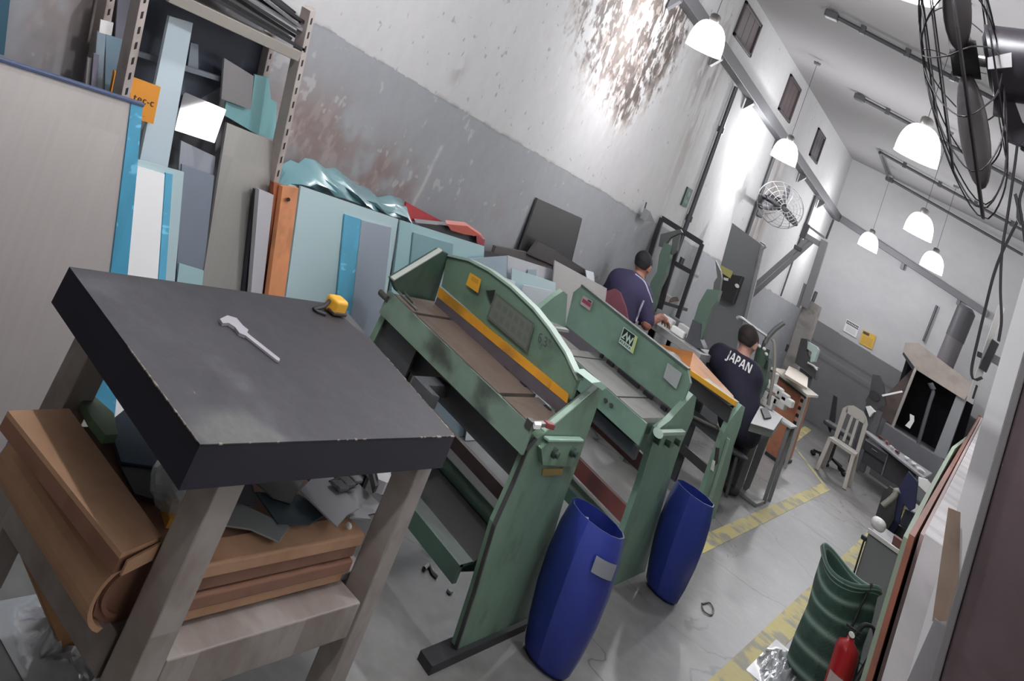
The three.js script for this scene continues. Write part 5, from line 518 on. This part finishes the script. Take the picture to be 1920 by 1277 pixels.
{ // white packages
  const P = [[-1.459,.846,-12.6],[-1.399,.858,-12.6],[-1.352,.856,-12.6],[-1.298,.84,-12.6],[-1.411,.77,-12.6],[-1.352,.768,-12.6],[-1.302,.769,-12.6],[-1.444,.71,-12.6],[-1.377,.71,-12.6],[-1.387,.917,-12.6],[-1.259,.822,-12.6]]; P.forEach((c, i) => solo('white_package', ['upper left white paper package of the pile by the drill', 'white paper package next along the top of the pile', 'white package in the middle of the pile top', 'white package near the right end of the pile', 'white package in the second row at the left', 'white package in the second row middle', 'white package in the second row right', 'lowest white package at the left beside the drill base', 'lowest white package above the stand tray', 'upright white card on top of the package pile', 'rightmost small white package of the pile'][i], 'package', rbox(c[0] - (i === 9 ? .015 : .045), c[1] - .035, c[2] - .1, c[0] + (i === 9 ? .015 : .045), c[1] + (i === 9 ? .06 : .03), c[2] + .1, .012), i % 3 ? M.white : mat(0xcfccca, .7), 'white packages piled by the drill'));
  const T = thing('side_table', 'small grey table carrying the white packages', 'table', [-1.3, 0, -12.7]); const y = P[8][1] - .04; part(T, 'top', rbox(-1.5, y - .02, -12.8, -1.16, y, -12.4), mat(0xaaaaa8, .5)); for (const [x, z] of [[-1.48, -12.75], [-1.18, -12.75], [-1.48, -12.45], [-1.18, -12.45]]) part(T, 'leg', rbox(x - .012, 0, z - .015, x + .012, y - .02, z + .015), M.grey); }
{ // white plastic chair
  const T = thing('plastic_chair', 'white plastic garden chair standing on the floor near the desk', 'chair', [-1.15, 0, -17.6]); const m = mat(0xa9a49c, .5); const z = -17.6;
  part(T, 'seat', slab([[-1.27, .4, z - .28], [-1.03, .4, z - .28], [-1.02, .4, z + .25], [-1.28, .4, z + .25]], [0, -.03, 0]), m); for (const [x, dx, zz] of [[-1.27, -.02, z + .22], [-1.04, .02, z + .22], [-1.27, -.02, z - .26], [-1.04, .02, z - .26]]) part(T, 'leg', bar([x, .39, zz], [x + dx, 0, zz + (zz > z ? .1 : -.06)], .035, .05, [0, 0, 1]), m);
  const B = (pts) => slab(pts.map(([x, y]) => [x, y, z - .28 - (y - .4) * .12]), [0, 0, -.02]); part(T, 'back_post', B([[-1.28, .4], [-1.245, .4], [-1.235, .74], [-1.25, .8], [-1.285, .74]]), m); part(T, 'back_post', B([[-1.06, .4], [-1.025, .4], [-1.03, .74], [-1.06, .8], [-1.07, .74]]), m); part(T, 'back_top', B([[-1.25, .72], [-1.06, .72], [-1.06, .8], [-1.1, .84], [-1.2, .84], [-1.25, .8]]), m); part(T, 'back_slat', B([[-1.2, .41], [-1.175, .41], [-1.17, .73], [-1.195, .73]]), m); part(T, 'back_slat', B([[-1.135, .41], [-1.11, .41], [-1.115, .73], [-1.14, .73]]), m); }
{ const c = [-1.246,0,-18.452]; const T = thing('office_chair', 'dark swivel chair behind the white plastic chair', 'chair', [-1.3, 0, -18.6]); for (let k = 0; k < 5; k++) { const a = k * 1.257 + .3, e = [-1.3 + Math.cos(a) * .17, .06, -18.6 + Math.sin(a) * .3]; const l = part(T, 'base_arm', bar([-1.3, .1, -18.6], e, .03, .03), M.black); part(l, 'castor', new THREE.SphereGeometry(.03, 10, 8).translate(e[0], .03, e[2]), M.black); } part(T, 'column', rod([-1.3, .1, -18.6], [-1.3, .42, -18.6], .02, 10), M.black); part(T, 'seat', rbox(-1.45, .42, -18.85, -1.15, .47, -18.35, .02), M.dgrey); part(T, 'backrest', slab([[-1.47,.773,-18.8],[-1.428,.77,-18.8],[-1.378,.496,-18.8],[-1.391,.332,-18.8],[-1.429,.385,-18.8]], [0, 0, -.05]), M.black); }
{ // desk
  const T = thing('desk', 'dark fronted desk with a pale top against the furnace hearth', 'desk', [-.84, 0, -19.6]); const z = -19.45; const tf = [[-1.177,.53,-19.959],[-.474,.53,-18.587]]; part(T, 'top', slab([tf[0], tf[1], [tf[1][0] + .02, .53, -20.4], [tf[0][0] + .02, .53, -20.4]], [0, -.022, 0]), mat(0x98979a, .5)); part(T, 'front_panel', rbox(-1.08, .2, z - .1, -.56, .5, z - .08), mat(0x37373c, .5)); part(T, 'drawer', rbox(-1.1, .35, z - .08, -.86, .49, z - .03), mat(0x2c2c31, .5)); part(T, 'drawer_handle', bar([-1.02, .42, z - .02], [-.96, .42, z - .02], .01, .01), M.steel); part(T, 'rail', bar([-1.1, .47, z - .02], [-.86, .47, z - .02], .014, .02), M.grey); for (const [x, zz] of [[-1.13, z - .03], [-.55, z - .03], [-1.13, z - .75], [-.55, z - .75]]) part(T, 'leg', rbox(x - .014, 0, zz - .02, x + .014, .505, zz + .02), M.grey); part(T, 'divider', bar([-.86, .2, z - .04], [-.86, .48, z - .04], .014, .02, [0, 0, 1]), M.grey); }
{ const p = [[-1.014,.54,-20.299],[-.93,.54,-20.086],[-.853,.54,-19.753],[-.789,.54,-19.62],[-.688,.54,-19.607],[-.613,.54,-19.416],[-.527,.54,-19.169]]; [['red_part', 'cluster of small red brown castings at the left of the desk top', 0x6e4440], ['red_part', 'second red brown casting beside the white dot on the desk', 0x7a4c46], ['white_part', 'small white fitting in front of the red castings on the desk', 0xd0cccb], ['red_part', 'red brown casting right of the white fitting on the desk', 0x633f3c], ['paper_wad', 'crumpled white paper in the middle of the desk top', 0xd6d4d3], ['paper_wad', 'smaller crumpled white paper on the desk top', 0xcfcdcc], ['white_box', 'flat white box at the right end of the desk top', 0xd8d6d6]].forEach(([n, l, c], i) => { const g = new THREE.IcosahedronGeometry(1, 1); g.scale(i === 6 ? .045 : .028, .022, i === 2 ? .03 : .07); { const q = g.attributes.position; for (let k = 0; k < q.count; k++) { const f = .75 + .5 * hash(Math.round(q.getX(k) * 900), Math.round(q.getY(k) * 900), i); q.setXYZ(k, q.getX(k) * f, q.getY(k) * f, q.getZ(k) * f); } g.computeVertexNormals(); } g.translate(p[i][0], .558, p[i][2]); solo(n, l, 'small part', g, mat(c, .7)); }); }
{ // furnace with hood
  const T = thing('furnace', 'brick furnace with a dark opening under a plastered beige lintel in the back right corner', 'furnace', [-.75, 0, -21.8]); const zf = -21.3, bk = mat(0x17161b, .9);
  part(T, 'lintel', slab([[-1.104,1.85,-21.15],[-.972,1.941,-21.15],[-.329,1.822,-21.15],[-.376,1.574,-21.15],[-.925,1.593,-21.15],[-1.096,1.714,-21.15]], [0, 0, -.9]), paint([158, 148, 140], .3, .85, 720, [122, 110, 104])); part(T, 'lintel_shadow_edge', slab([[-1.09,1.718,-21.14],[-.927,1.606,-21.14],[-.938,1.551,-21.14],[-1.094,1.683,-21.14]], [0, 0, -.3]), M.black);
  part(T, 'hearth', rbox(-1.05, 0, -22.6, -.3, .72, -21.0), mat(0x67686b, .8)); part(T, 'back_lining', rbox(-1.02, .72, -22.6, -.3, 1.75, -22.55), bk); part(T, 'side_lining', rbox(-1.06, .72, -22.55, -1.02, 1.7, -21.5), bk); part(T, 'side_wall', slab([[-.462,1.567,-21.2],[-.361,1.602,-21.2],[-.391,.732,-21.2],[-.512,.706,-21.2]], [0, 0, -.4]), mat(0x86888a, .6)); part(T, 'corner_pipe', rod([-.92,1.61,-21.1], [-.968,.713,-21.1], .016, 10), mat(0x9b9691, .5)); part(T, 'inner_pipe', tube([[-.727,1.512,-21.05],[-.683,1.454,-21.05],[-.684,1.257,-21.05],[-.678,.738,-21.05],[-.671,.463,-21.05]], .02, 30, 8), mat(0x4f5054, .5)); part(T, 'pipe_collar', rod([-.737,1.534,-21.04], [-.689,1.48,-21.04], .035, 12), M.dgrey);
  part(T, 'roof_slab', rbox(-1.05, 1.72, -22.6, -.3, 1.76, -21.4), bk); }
solo('white_cloth', 'white rag hanging in the dark furnace opening', 'cloth', slab([[-.838,1.014,-21],[-.791,1.021,-21],[-.776,.958,-21],[-.795,.838,-21],[-.849,.84,-21],[-.819,.939,-21]], [0, 0, -.02]), M.white);
{ const T = thing('chimney', 'dark round chimney barrel rising above the furnace hood', 'chimney', [-.676,1.818,-21.9]); const a = [-.687,1.81,-21.9], b = [-.627,2.727,-21.9]; part(T, 'lower_pipe', rod(a, V(a).lerp(V(b), .55).toArray(), .1, 24), mat(0x4a474a, .6)); part(T, 'upper_drum', rod(V(a).lerp(V(b), .5).toArray(), b, .105, 24), mat(0x343236, .6)); part(T, 'top_cap', rod(b, [b[0], b[1] + .05, b[2]], .1, 24, .06), M.dgrey); }
{ const T = thing('rope_net', 'brown mesh screen leaning at the left side of the furnace', 'screen', [-.956,.813,-21.2]); part(T, 'screen', slab([[-.957,1.589,-21.35],[-.92,1.538,-21.35],[-.967,.726,-21.35],[-1.2,.757,-21.35],[-1.137,1.057,-21.35]], [0, 0, -.03]), paint([84, 72, 68], .4, .8, 730)); }
{ const T = thing('bench_grinder', 'dark grinder with a white lever on the ledge left of the furnace', 'grinder', [-1.201,.962,-20.6]); part(T, 'body', slab([[-1.292,1.22,-20.6],[-1.227,1.255,-20.6],[-1.157,1.171,-20.6],[-1.076,.947,-20.6],[-1.161,.804,-20.6],[-1.282,.845,-20.6],[-1.264,.966,-20.6]], [0, 0, -.25]), mat(0x3a3a3b, .5)); part(T, 'wheel', rod([-1.203,.982,-20.55], [-1.196,.974,-20.75], .06, 18), M.black); part(T, 'lever', bar([-1.129,1.04,-20.5], [-.951,1.239,-20.5], .02, .02), M.white); { const a = [-1.285,.843,-20.65], b = [-1.063,.882,-20.65]; part(T, 'pedestal', rbox(a[0] + .02, 0, -20.85, b[0] - .02, a[1] + .0, -20.62, .01), mat(0x56575a, .7)); } }
solo('white_cloth', 'white rag draped on the ledge corner below the dark grinder', 'cloth', slab([[-1.249,.795,-20.4],[-1.215,.83,-20.4],[-1.142,.805,-20.4],[-1.164,.773,-20.4],[-1.181,.699,-20.4]], [0, 0, -.3]), M.white);
// signs on the back wall
{ const T = thing('notice_sign', 'white notice with a black header on the back wall', 'sign', [-1.837,1.622,-22.98]); const q = [[-1.925,1.709,-22.985],[-1.753,1.711,-22.985],[-1.752,1.517,-22.985],[-1.924,1.513,-22.985]]; part(T, 'board', slab(q, [0, 0, -.012]), M.white); const [g, m] = label4(q, [0, 0, .003], canvasTex(96, 96, (c, w, h) => { c.fillStyle = '#d4d3d3'; c.fillRect(0, 0, w, h); c.fillStyle = '#3a3a3c'; c.fillRect(4, 6, 88, 26); c.fillStyle = '#bdbdbd'; for (let k = 0; k < 8; k++) c.fillRect(10 + 11 * k, 13, 7, 12); c.fillStyle = '#8f8f90'; for (let k = 0; k < 5; k++) c.fillRect(12, 42 + k * 9, 70, 3); })); part(T, 'print', g, m); }
{ const T = thing('notice_sign', 'yellow notice with a short dark header on the back wall', 'sign', [-1.615,1.592,-22.98]); const q = [[-1.705,1.693,-22.985],[-1.535,1.714,-22.985],[-1.533,1.488,-22.985],[-1.699,1.477,-22.985]]; part(T, 'board', slab(q, [0, 0, -.012]), mat(0xc9a13a, .6)); const [g, m] = label4(q, [0, 0, .003], canvasTex(96, 96, (c, w, h) => { c.fillStyle = '#c8a03c'; c.fillRect(0, 0, w, h); c.fillStyle = '#3c3120'; c.fillRect(6, 6, 44, 18); c.fillStyle = '#9c7c30'; for (let k = 0; k < 6; k++) c.fillRect(10, 34 + k * 9, 74, 3); })); part(T, 'print', g, m); }
// ---------- right side ----------
function board(label, X0, top, zEnd, t, m, name = 'wall_board') { const z0 = top[0][0]; return solo(name, label, 'board', prX([[z0, 0.002], ...top, [zEnd, top[top.length - 1][1]], [zEnd, .002]], X0, X0 + t), m, 'boards standing along the right wall'); }
board('pale green board standing along the right wall behind the brown board', -.165, [[-6.226,1.102],[-7.676,1.237],[-9.642,1.375]], -15, .014, mat(0x8a9a86, .6));
board('red brown board standing along the right wall', -.14, [[-5.75,1.171],[-9.64,1.345],[-14.683,1.577]], -14.5, .016, paint([134, 82, 64], .25, .6, 740));
board('thin pinkish board in front of the red brown board', -.115, [[-5.862,1.184],[-9.214,1.356],[-13.848,1.576]], -14, .01, mat(0xa58e8a, .6));
board('whitish grey streaked panel standing nearest along the right wall', -.095, [[-5.329,1.243],[-8.709,1.389],[-12.781,1.585]], -13.5, .06, paint([176, 172, 172], .35, .55, 744, [120, 118, 120]));
{ const q = [[-.044,1.458,-3.96],[-.022,1.466,-3.96],[.006,1.325,-3.96],[.005,1.233,-3.96],[-.012,1.073,-3.96],[-.038,1.048,-3.96],[-.015,1.215,-3.96]]; const T = thing('wood_plank', 'pale wooden plank leaning on the end of the right wall', 'plank', [q[4][0], 0, -3.95]); part(T, 'plank', slab([[-.044,1.461,-3.93],[-.022,1.468,-3.93],[.006,1.328,-3.93],[.007,1.233,-3.93],[-.017,1.211,-3.93]], [0, 0, -.02]), paint([150, 130, 114], .2, .75, 750)); part(T, 'lower_board', slab([[-.014,1.224,-3.9],[.012,1.223,-3.9],[.005,1.071,-3.9],[-.032,1.036,-3.9]], [0, 0, -.02]), mat(0x8c888a, .6), 'grey lower board'); }
{ const T = thing('switch_box', 'black switch box with cables on the white right wall', 'switch box', [-.115,1.981,-9]); part(T, 'box', slab([[-.122,2.072,-9],[-.089,2.065,-9],[-.107,1.88,-9],[-.141,1.88,-9]], [0, 0, -.2]), M.black); part(T, 'mount', rbox(-.11, 1.95, -9.15, XR, 2.0, -9.05), M.grey); part(T, 'handle', slab([[-.164,1.964,-8.95],[-.143,1.967,-8.95],[-.141,1.937,-8.95],[-.162,1.934,-8.95]], [0, 0, -.05]), M.black); const w = mat(0xb9b7b4, .6); part(T, 'conduit', bar([-.123,2.276,-9.1], [-.138,1.674,-9.1], .03, .05, [0, 0, 1]), w, 'white trunking'); part(T, 'slot', bar([-.128,1.787,-9.02], [-.129,1.704,-9.02], .01, .02, [0, 0, 1]), M.black); }
{ const m = M.cable; const T = thing('hanging_cable', 'long black cable hanging down the right wall from the fan', 'cable', [-.192,2.855,-7]); part(T, 'cable', tube([[-.211,3.013,-7],[-.188,2.829,-7],[-.161,2.571,-7],[-.144,2.394,-7],[-.115,2.23,-7],[-.083,2.098,-7],[-.073,2.003,-7]], .006, 60, 6), m); const T2 = thing('hanging_cable', 'slack black cable looping from the ceiling past the switch box', 'cable', [-.157,2.462,-8]); part(T2, 'cable', tube([[-.134,2.722,-8],[-.151,2.588,-8],[-.165,2.456,-8],[-.169,2.332,-8],[-.164,2.171,-8],[-.158,2.014,-8],[-.149,1.846,-8],[-.13,1.798,-8],[-.103,1.831,-8]], .007, 60, 6), m); const T3 = thing('cable_plug', 'black plug and cable bundle hanging on the right edge', 'plug', [-.13,2.591,-7]); part(T3, 'plug', slab([[-.161,2.666,-7],[-.153,2.68,-7],[-.135,2.648,-7],[-.119,2.593,-7],[-.102,2.567,-7],[-.113,2.544,-7],[-.131,2.569,-7],[-.139,2.613,-7]], [0, 0, -.05]), m); part(T3, 'cable', tube([[-.143,2.857,-7],[-.137,2.751,-7],[-.136,2.655,-7],[-.112,2.577,-7],[-.069,2.445,-7]], .006, 30, 6), m); }
{ // green woven sack
  const T = thing('woven_sack', 'dark green woven sack with pale stripes and an open rolled top by the extinguisher', 'sack', [-.365, 0, -8.1]); const st = tex(128, 256, 1, 1, (u, v) => { const s = Math.exp(-((((v * 13 % 1) - .5) / .14) ** 2)), n = fbm(u * 30, v * 60, 760), w = .9 + .12 * Math.sin(u * 400) * Math.sin(v * 500); return [58, 84, 74].map((c, i) => (c * (.8 + .4 * n) * (1 - s) + [150, 172, 160][i] * s) * w); });
  const pf = [[.001, .01], [.085, .0], [.105, .06], [.108, .2], [.1, .36], [.104, .48], [.1, .6], [.112, .63], [.104, .655], [.09, .63], [.088, .5], [.001, .44]]; const g = new THREE.LatheGeometry(pf.map(([a, b]) => new THREE.Vector2(a, b)), 48); const p = g.attributes.position; for (let i = 0; i < p.count; i++) { const a = Math.atan2(p.getZ(i), p.getX(i)), y = p.getY(i), k = 1 + .06 * Math.sin(a * 3 + y * 5) + .05 * (fbm(Math.cos(a) * 2 + 4, y * 9 + Math.sin(a) * 2, 765) - .5); p.setXYZ(i, p.getX(i) * k * 1.2, y * .92 + .03 * Math.sin(a * 2 + 1) * sst(.3, .6, y), p.getZ(i) * k * 1.9); } g.computeVertexNormals(); g.translate(-.365, 0, -8.1); part(T, 'sack', g, mat(0xffffff, .9, 0, { map: st })); part(T, 'tie_cord', tube([[-.27, .63, -7.98], [-.285, .5, -7.94], [-.3, .3, -7.9], [-.32, .1, -7.93]], .005, 20, 5), M.black); }
{ const T = thing('fire_extinguisher', 'red fire extinguisher with a black hose at the bottom right beside the sack', 'extinguisher', [-.278, 0, -7.8]); const c = [-.278, 0, -7.8]; part(T, 'cylinder', lathe([[.001, 0], [.045, 0], [.052, .02], [.052, .32], [.044, .35], [.018, .37], [.016, .385], [.001, .385]], c, 28, .9, 1.3), mat(0xa31c22, .28)); part(T, 'valve', [rod([c[0], .38, c[2]], [c[0], .415, c[2]], .014, 10)], M.dsteel); part(T, 'lever', [bar([c[0] - .03, .42, c[2]], [c[0] + .035, .43, c[2]], .012, .01), bar([c[0] - .02, .402, c[2]], [c[0] + .03, .4, c[2]], .01, .008)], M.black); part(T, 'hose', tube([[c[0] + .01, .41, c[2]], [c[0] + .03, .47, c[2] - .01], [c[0] + .065, .48, c[2] - .03], [c[0] + .085, .41, c[2] - .03], [c[0] + .075, .33, c[2] - .02], [c[0] + .055, .22, c[2] + .02]], .009, 40, 8), M.black); part(T, 'gauge', rod([c[0], .4, c[2] + .012], [c[0], .4, c[2] + .03], .012, 10), M.white); part(T, 'label', (() => { const g = new THREE.CylinderGeometry(.0528, .0528, .12, 16, 1, true, -.9, 1.3); g.scale(.9, 1, 1.3); g.translate(c[0], .15, c[2]); return g; })(), mat(0xb9a6a4, .6)); }
{ const T = thing('grey_cabinet', 'low grey metal cabinet behind the green sack at the right', 'cabinet', [-.3, 0, -9.6]); part(T, 'body', rbox(-.4, 0, -10.3, -.225, .655, -9.5, .008), mat(0x7d7d7e, .5, .2)); part(T, 'top_edge', bar([-.405, .668, -9.49], [-.22, .668, -9.49], .03, .026), mat(0xc6c2c1, .5)); part(T, 'knob', rbox(-.425, .6, -9.54, -.4, .625, -9.48), M.black); part(T, 'side_strip', bar([-.408, .6, -9.5], [-.408, .1, -9.5], .008, .02, [0, 0, 1]), M.black); }
solo('white_pad', 'rounded white plastic pad above the grey cabinet', 'pad', rbox(-.41, .68, -9.75, -.34, .75, -9.6, .03), mat(0xcac6c6, .5)); solo('brown_folder', 'reddish brown folder standing on the grey cabinet', 'folder', slab([[-.298,.711,-9.7],[-.231,.71,-9.7],[-.236,.615,-9.7],[-.295,.615,-9.7]], [0, 0, -.1]), paint([112, 70, 64], .2, .7, 770));
{ const T = thing('office_chair', 'dark office chair piled with navy jackets at the right', 'chair', [-.36, 0, -11.3]); part(T, 'backrest', slab([[-.453,.772,-11],[-.429,.841,-11],[-.379,.838,-11],[-.36,.661,-11],[-.381,.55,-11],[-.424,.498,-11],[-.454,.618,-11]], [0, 0, -.06]), mat(0x2a2829, .7)); part(T, 'seat', rbox(-.46, .42, -11.6, -.22, .47, -11.0, .02), M.black); part(T, 'armrest', tube([[-.43,.709,-10.9],[-.405,.768,-10.9],[-.387,.821,-10.9],[-.388,.85,-10.9],[-.37,.862,-10.9]], .016, 16, 8), mat(0x8b8681, .5)); part(T, 'column', rod([-.34, .03, -11.3], [-.34, .43, -11.3], .02, 10), M.black); for (let k = 0; k < 5; k++) { const a = k * 1.257; part(T, 'base_arm', bar([-.34, .07, -11.3], [-.34 + .1 * Math.cos(a), .03, -11.3 + .26 * Math.sin(a)], .02, .025), M.black); } }
function cloth(name, label, pts, z, m, t = .08) { return solo(name, label, 'clothes', slab(pts.map((p) => [p[0], p[1], z]), [0, 0, -t]), m, undefined); }
cloth('navy_jacket', 'navy blue jacket hanging over the office chair at the right', [[-.363,1,-11],[-.302,.974,-11],[-.279,.805,-11],[-.298,.77,-11],[-.337,.793,-11],[-.332,.648,-11],[-.348,.541,-11],[-.389,.58,-11],[-.387,.77,-11],[-.378,.911,-11]], -11.05, mat(0x1f2140, .85), .12); cloth('grey_bundle', 'bundle of blue grey folded cloth beside the navy jacket', [[-.328,.751,-11.2],[-.254,.764,-11.2],[-.241,.711,-11.2],[-.27,.63,-11.2],[-.338,.628,-11.2]], -11.25, mat(0x50535f, .85), .12); cloth('black_bag', 'black bag under the blue grey cloth at the right', [[-.34,.634,-11.1],[-.269,.646,-11.1],[-.274,.567,-11.1],[-.346,.534,-11.1]], -11.15, M.black, .12); { const T = thing('hanging_bag', 'white and grey bag hanging on the boards at the right wall', 'bag', [-.286,.931,-11.6]); part(T, 'white_top', slab([[-.321,.97,-11.6],[-.274,.989,-11.6],[-.238,.971,-11.6],[-.254,.903,-11.6],[-.309,.92,-11.6]], [0, 0, -.1]), M.white); part(T, 'grey_bottom', slab([[-.308,.917,-11.6],[-.253,.899,-11.6],[-.255,.827,-11.6],[-.305,.824,-11.6]], [0, 0, -.1]), mat(0x6e7073, .8)); const q = [-.264,.963,-11.65]; part(T, 'strap', bar(q, [-.165, q[1] + .02, -11.65], .02, .01), M.grey); }
cloth('white_paper', 'white paper sheet standing below the grey bag', [[-.309,.801,-11.6],[-.266,.797,-11.6],[-.273,.72,-11.6],[-.307,.715,-11.6]], -11.55, M.white, .02);
{ const T = thing('pale_tarp', 'pale cloth curving along the right wall above the boards', 'tarp', [-.17,1.102,-9]); part(T, 'tarp', panel([[-.172,1.226,-9.716],[-.172,1.174,-8.456],[-.172,1.061,-7.997],[-.172,.938,-8.926],[-.172,1.056,-9.504],[-.172,1.171,-11.14]], .01), mat(0xb9bcb6, .7)); }
{ // foreground wall fan with black cage
  const T = thing('cage_fan', 'large black wall fan with a wire cage at the top right corner', 'fan', [-.106,2.305,-2.5]); const c = [-.176,2.269,-2.5], zc = -2.5, wm = mat(0x2c282c, .45, .3); const prof = [[-.055, .03], [-.05, .1], [-.035, .19], [-.012, .255], [.004, .27], [.02, .26], [.045, .2], [.058, .1], [.06, .05]]; const ca = Math.cos(.33), sa = Math.sin(.33), tilt = (p) => [c[0] + .95 * p[0] * ca - p[1] * sa, c[1] + .95 * p[0] * sa + p[1] * ca, zc + p[2] * .85];
  for (const [x, r] of [[-.054, .06], [-.045, .13], [-.03, .2], [.004, .27], [.05, .17], [.06, .07]]) { const L = []; for (let k = 0; k <= 40; k++) { const a = k / 40 * Math.PI * 2; L.push(tilt([x, Math.sin(a) * r, Math.cos(a) * r])); } part(T, 'cage_ring', tube(L, r > .26 ? .003 : .0015, 80, 5), wm); }
  for (let k = 0; k < 16; k++) { const a = k / 16 * Math.PI * 2 + .1, a2 = a + .25; part(T, 'cage_wire', tube(prof.map(([x, r], i) => { const b = a + .3 * i / 8; return tilt([x, Math.sin(b) * r, Math.cos(b) * r]); }), .0013, 30, 5), wm); }
  for (let k = 0; k < 3; k++) { const b = new THREE.SphereGeometry(1, 16, 12); b.scale(.012, .1, .04); b.rotateY(.5); b.translate(0, -.125, 0); b.rotateX(k * 2.094 + .0); b.rotateZ(.33); b.translate(...tilt([.008, 0, 0])); part(T, 'blade', b, mat(0x4a4547, .5)); }
  part(T, 'hub', [rod(tilt([-.012, 0, 0]), tilt([.03, 0, 0]), .035, 20)], M.black); const d = tilt([.045, .0, 0]), e = tilt([.19, .0, 0]); part(T, 'motor', [rod(d, e, .066, 28)], mat(0x29252c, .4)); part(T, 'motor_cap', rod(tilt([.04, 0, 0]), d, .045, 24, .058), M.black); part(T, 'shaft', rod(tilt([.0, 0, 0]), d, .012, 10), M.steel);
  part(T, 'white_label', slab([[-.135,2.274,-2.43],[-.108,2.299,-2.43],[-.102,2.274,-2.43],[-.13,2.254,-2.43]], [0, 0, -.004]), mat(0xb5b2b4, .6), 'white label'); part(T, 'bracket', [slab([[-.121,2.254,-2.5],[-.108,2.266,-2.5],[-.089,2.231,-2.5],[-.072,2.2,-2.5],[-.059,2.197,-2.5],[-.052,2.162,-2.5],[-.083,2.161,-2.5],[-.098,2.199,-2.5],[-.111,2.195,-2.5]], [0, 0, -.03])], mat(0x38343c, .45)); part(T, 'support_arm', slab([[-.1,2.241,-2.52],[-.07,2.267,-2.52],[-.067,2.254,-2.52],[-.089,2.235,-2.52]], [0, 0, -.02]), M.black); part(T, 'fixing_arm', bar([-.063,2.18,-2.5], [.45, 2.1, -2.5], .04, .05), M.black); }

// scraps on the floor
{ const q = [[-1.241,0,-3.965],[-1.379,0,-5.188],[-1.28,0,-5.16]]; solo('wire_scrap', 'bent white wire scrap on the floor below the table rail', 'scrap', tube([[-1.253,.008,-3.97],[-1.245,.008,-3.987],[-1.232,.008,-3.971],[-1.224,.008,-3.934],[-1.206,.008,-3.898]], .006, 20, 6), M.white); solo('wire_scrap', 'white curl of strip on the floor under the nearest shear', 'scrap', tube([[-1.382,.008,-5.123],[-1.39,.008,-5.181],[-1.379,.008,-5.191],[-1.358,.008,-5.165],[-1.34,.008,-5.167]], .008, 20, 6), M.white); solo('metal_chip', 'small bright chip on the floor under the nearest shear', 'scrap', rbox(q[2][0] - .008, .001, q[2][2] - .015, q[2][0] + .008, .012, q[2][2] + .015, .003), M.white);
  solo('wire_loop', 'thin dark wire loop lying on the floor of the aisle', 'wire', tube([[-.858,.006,-7.922],[-.846,.006,-8.062],[-.815,.006,-8.01],[-.803,.006,-7.879],[-.824,.006,-7.818],[-.851,.006,-7.883]], .004, 40, 6), mat(0x6f6a66, .5)); }
renderer.render(scene, camera);
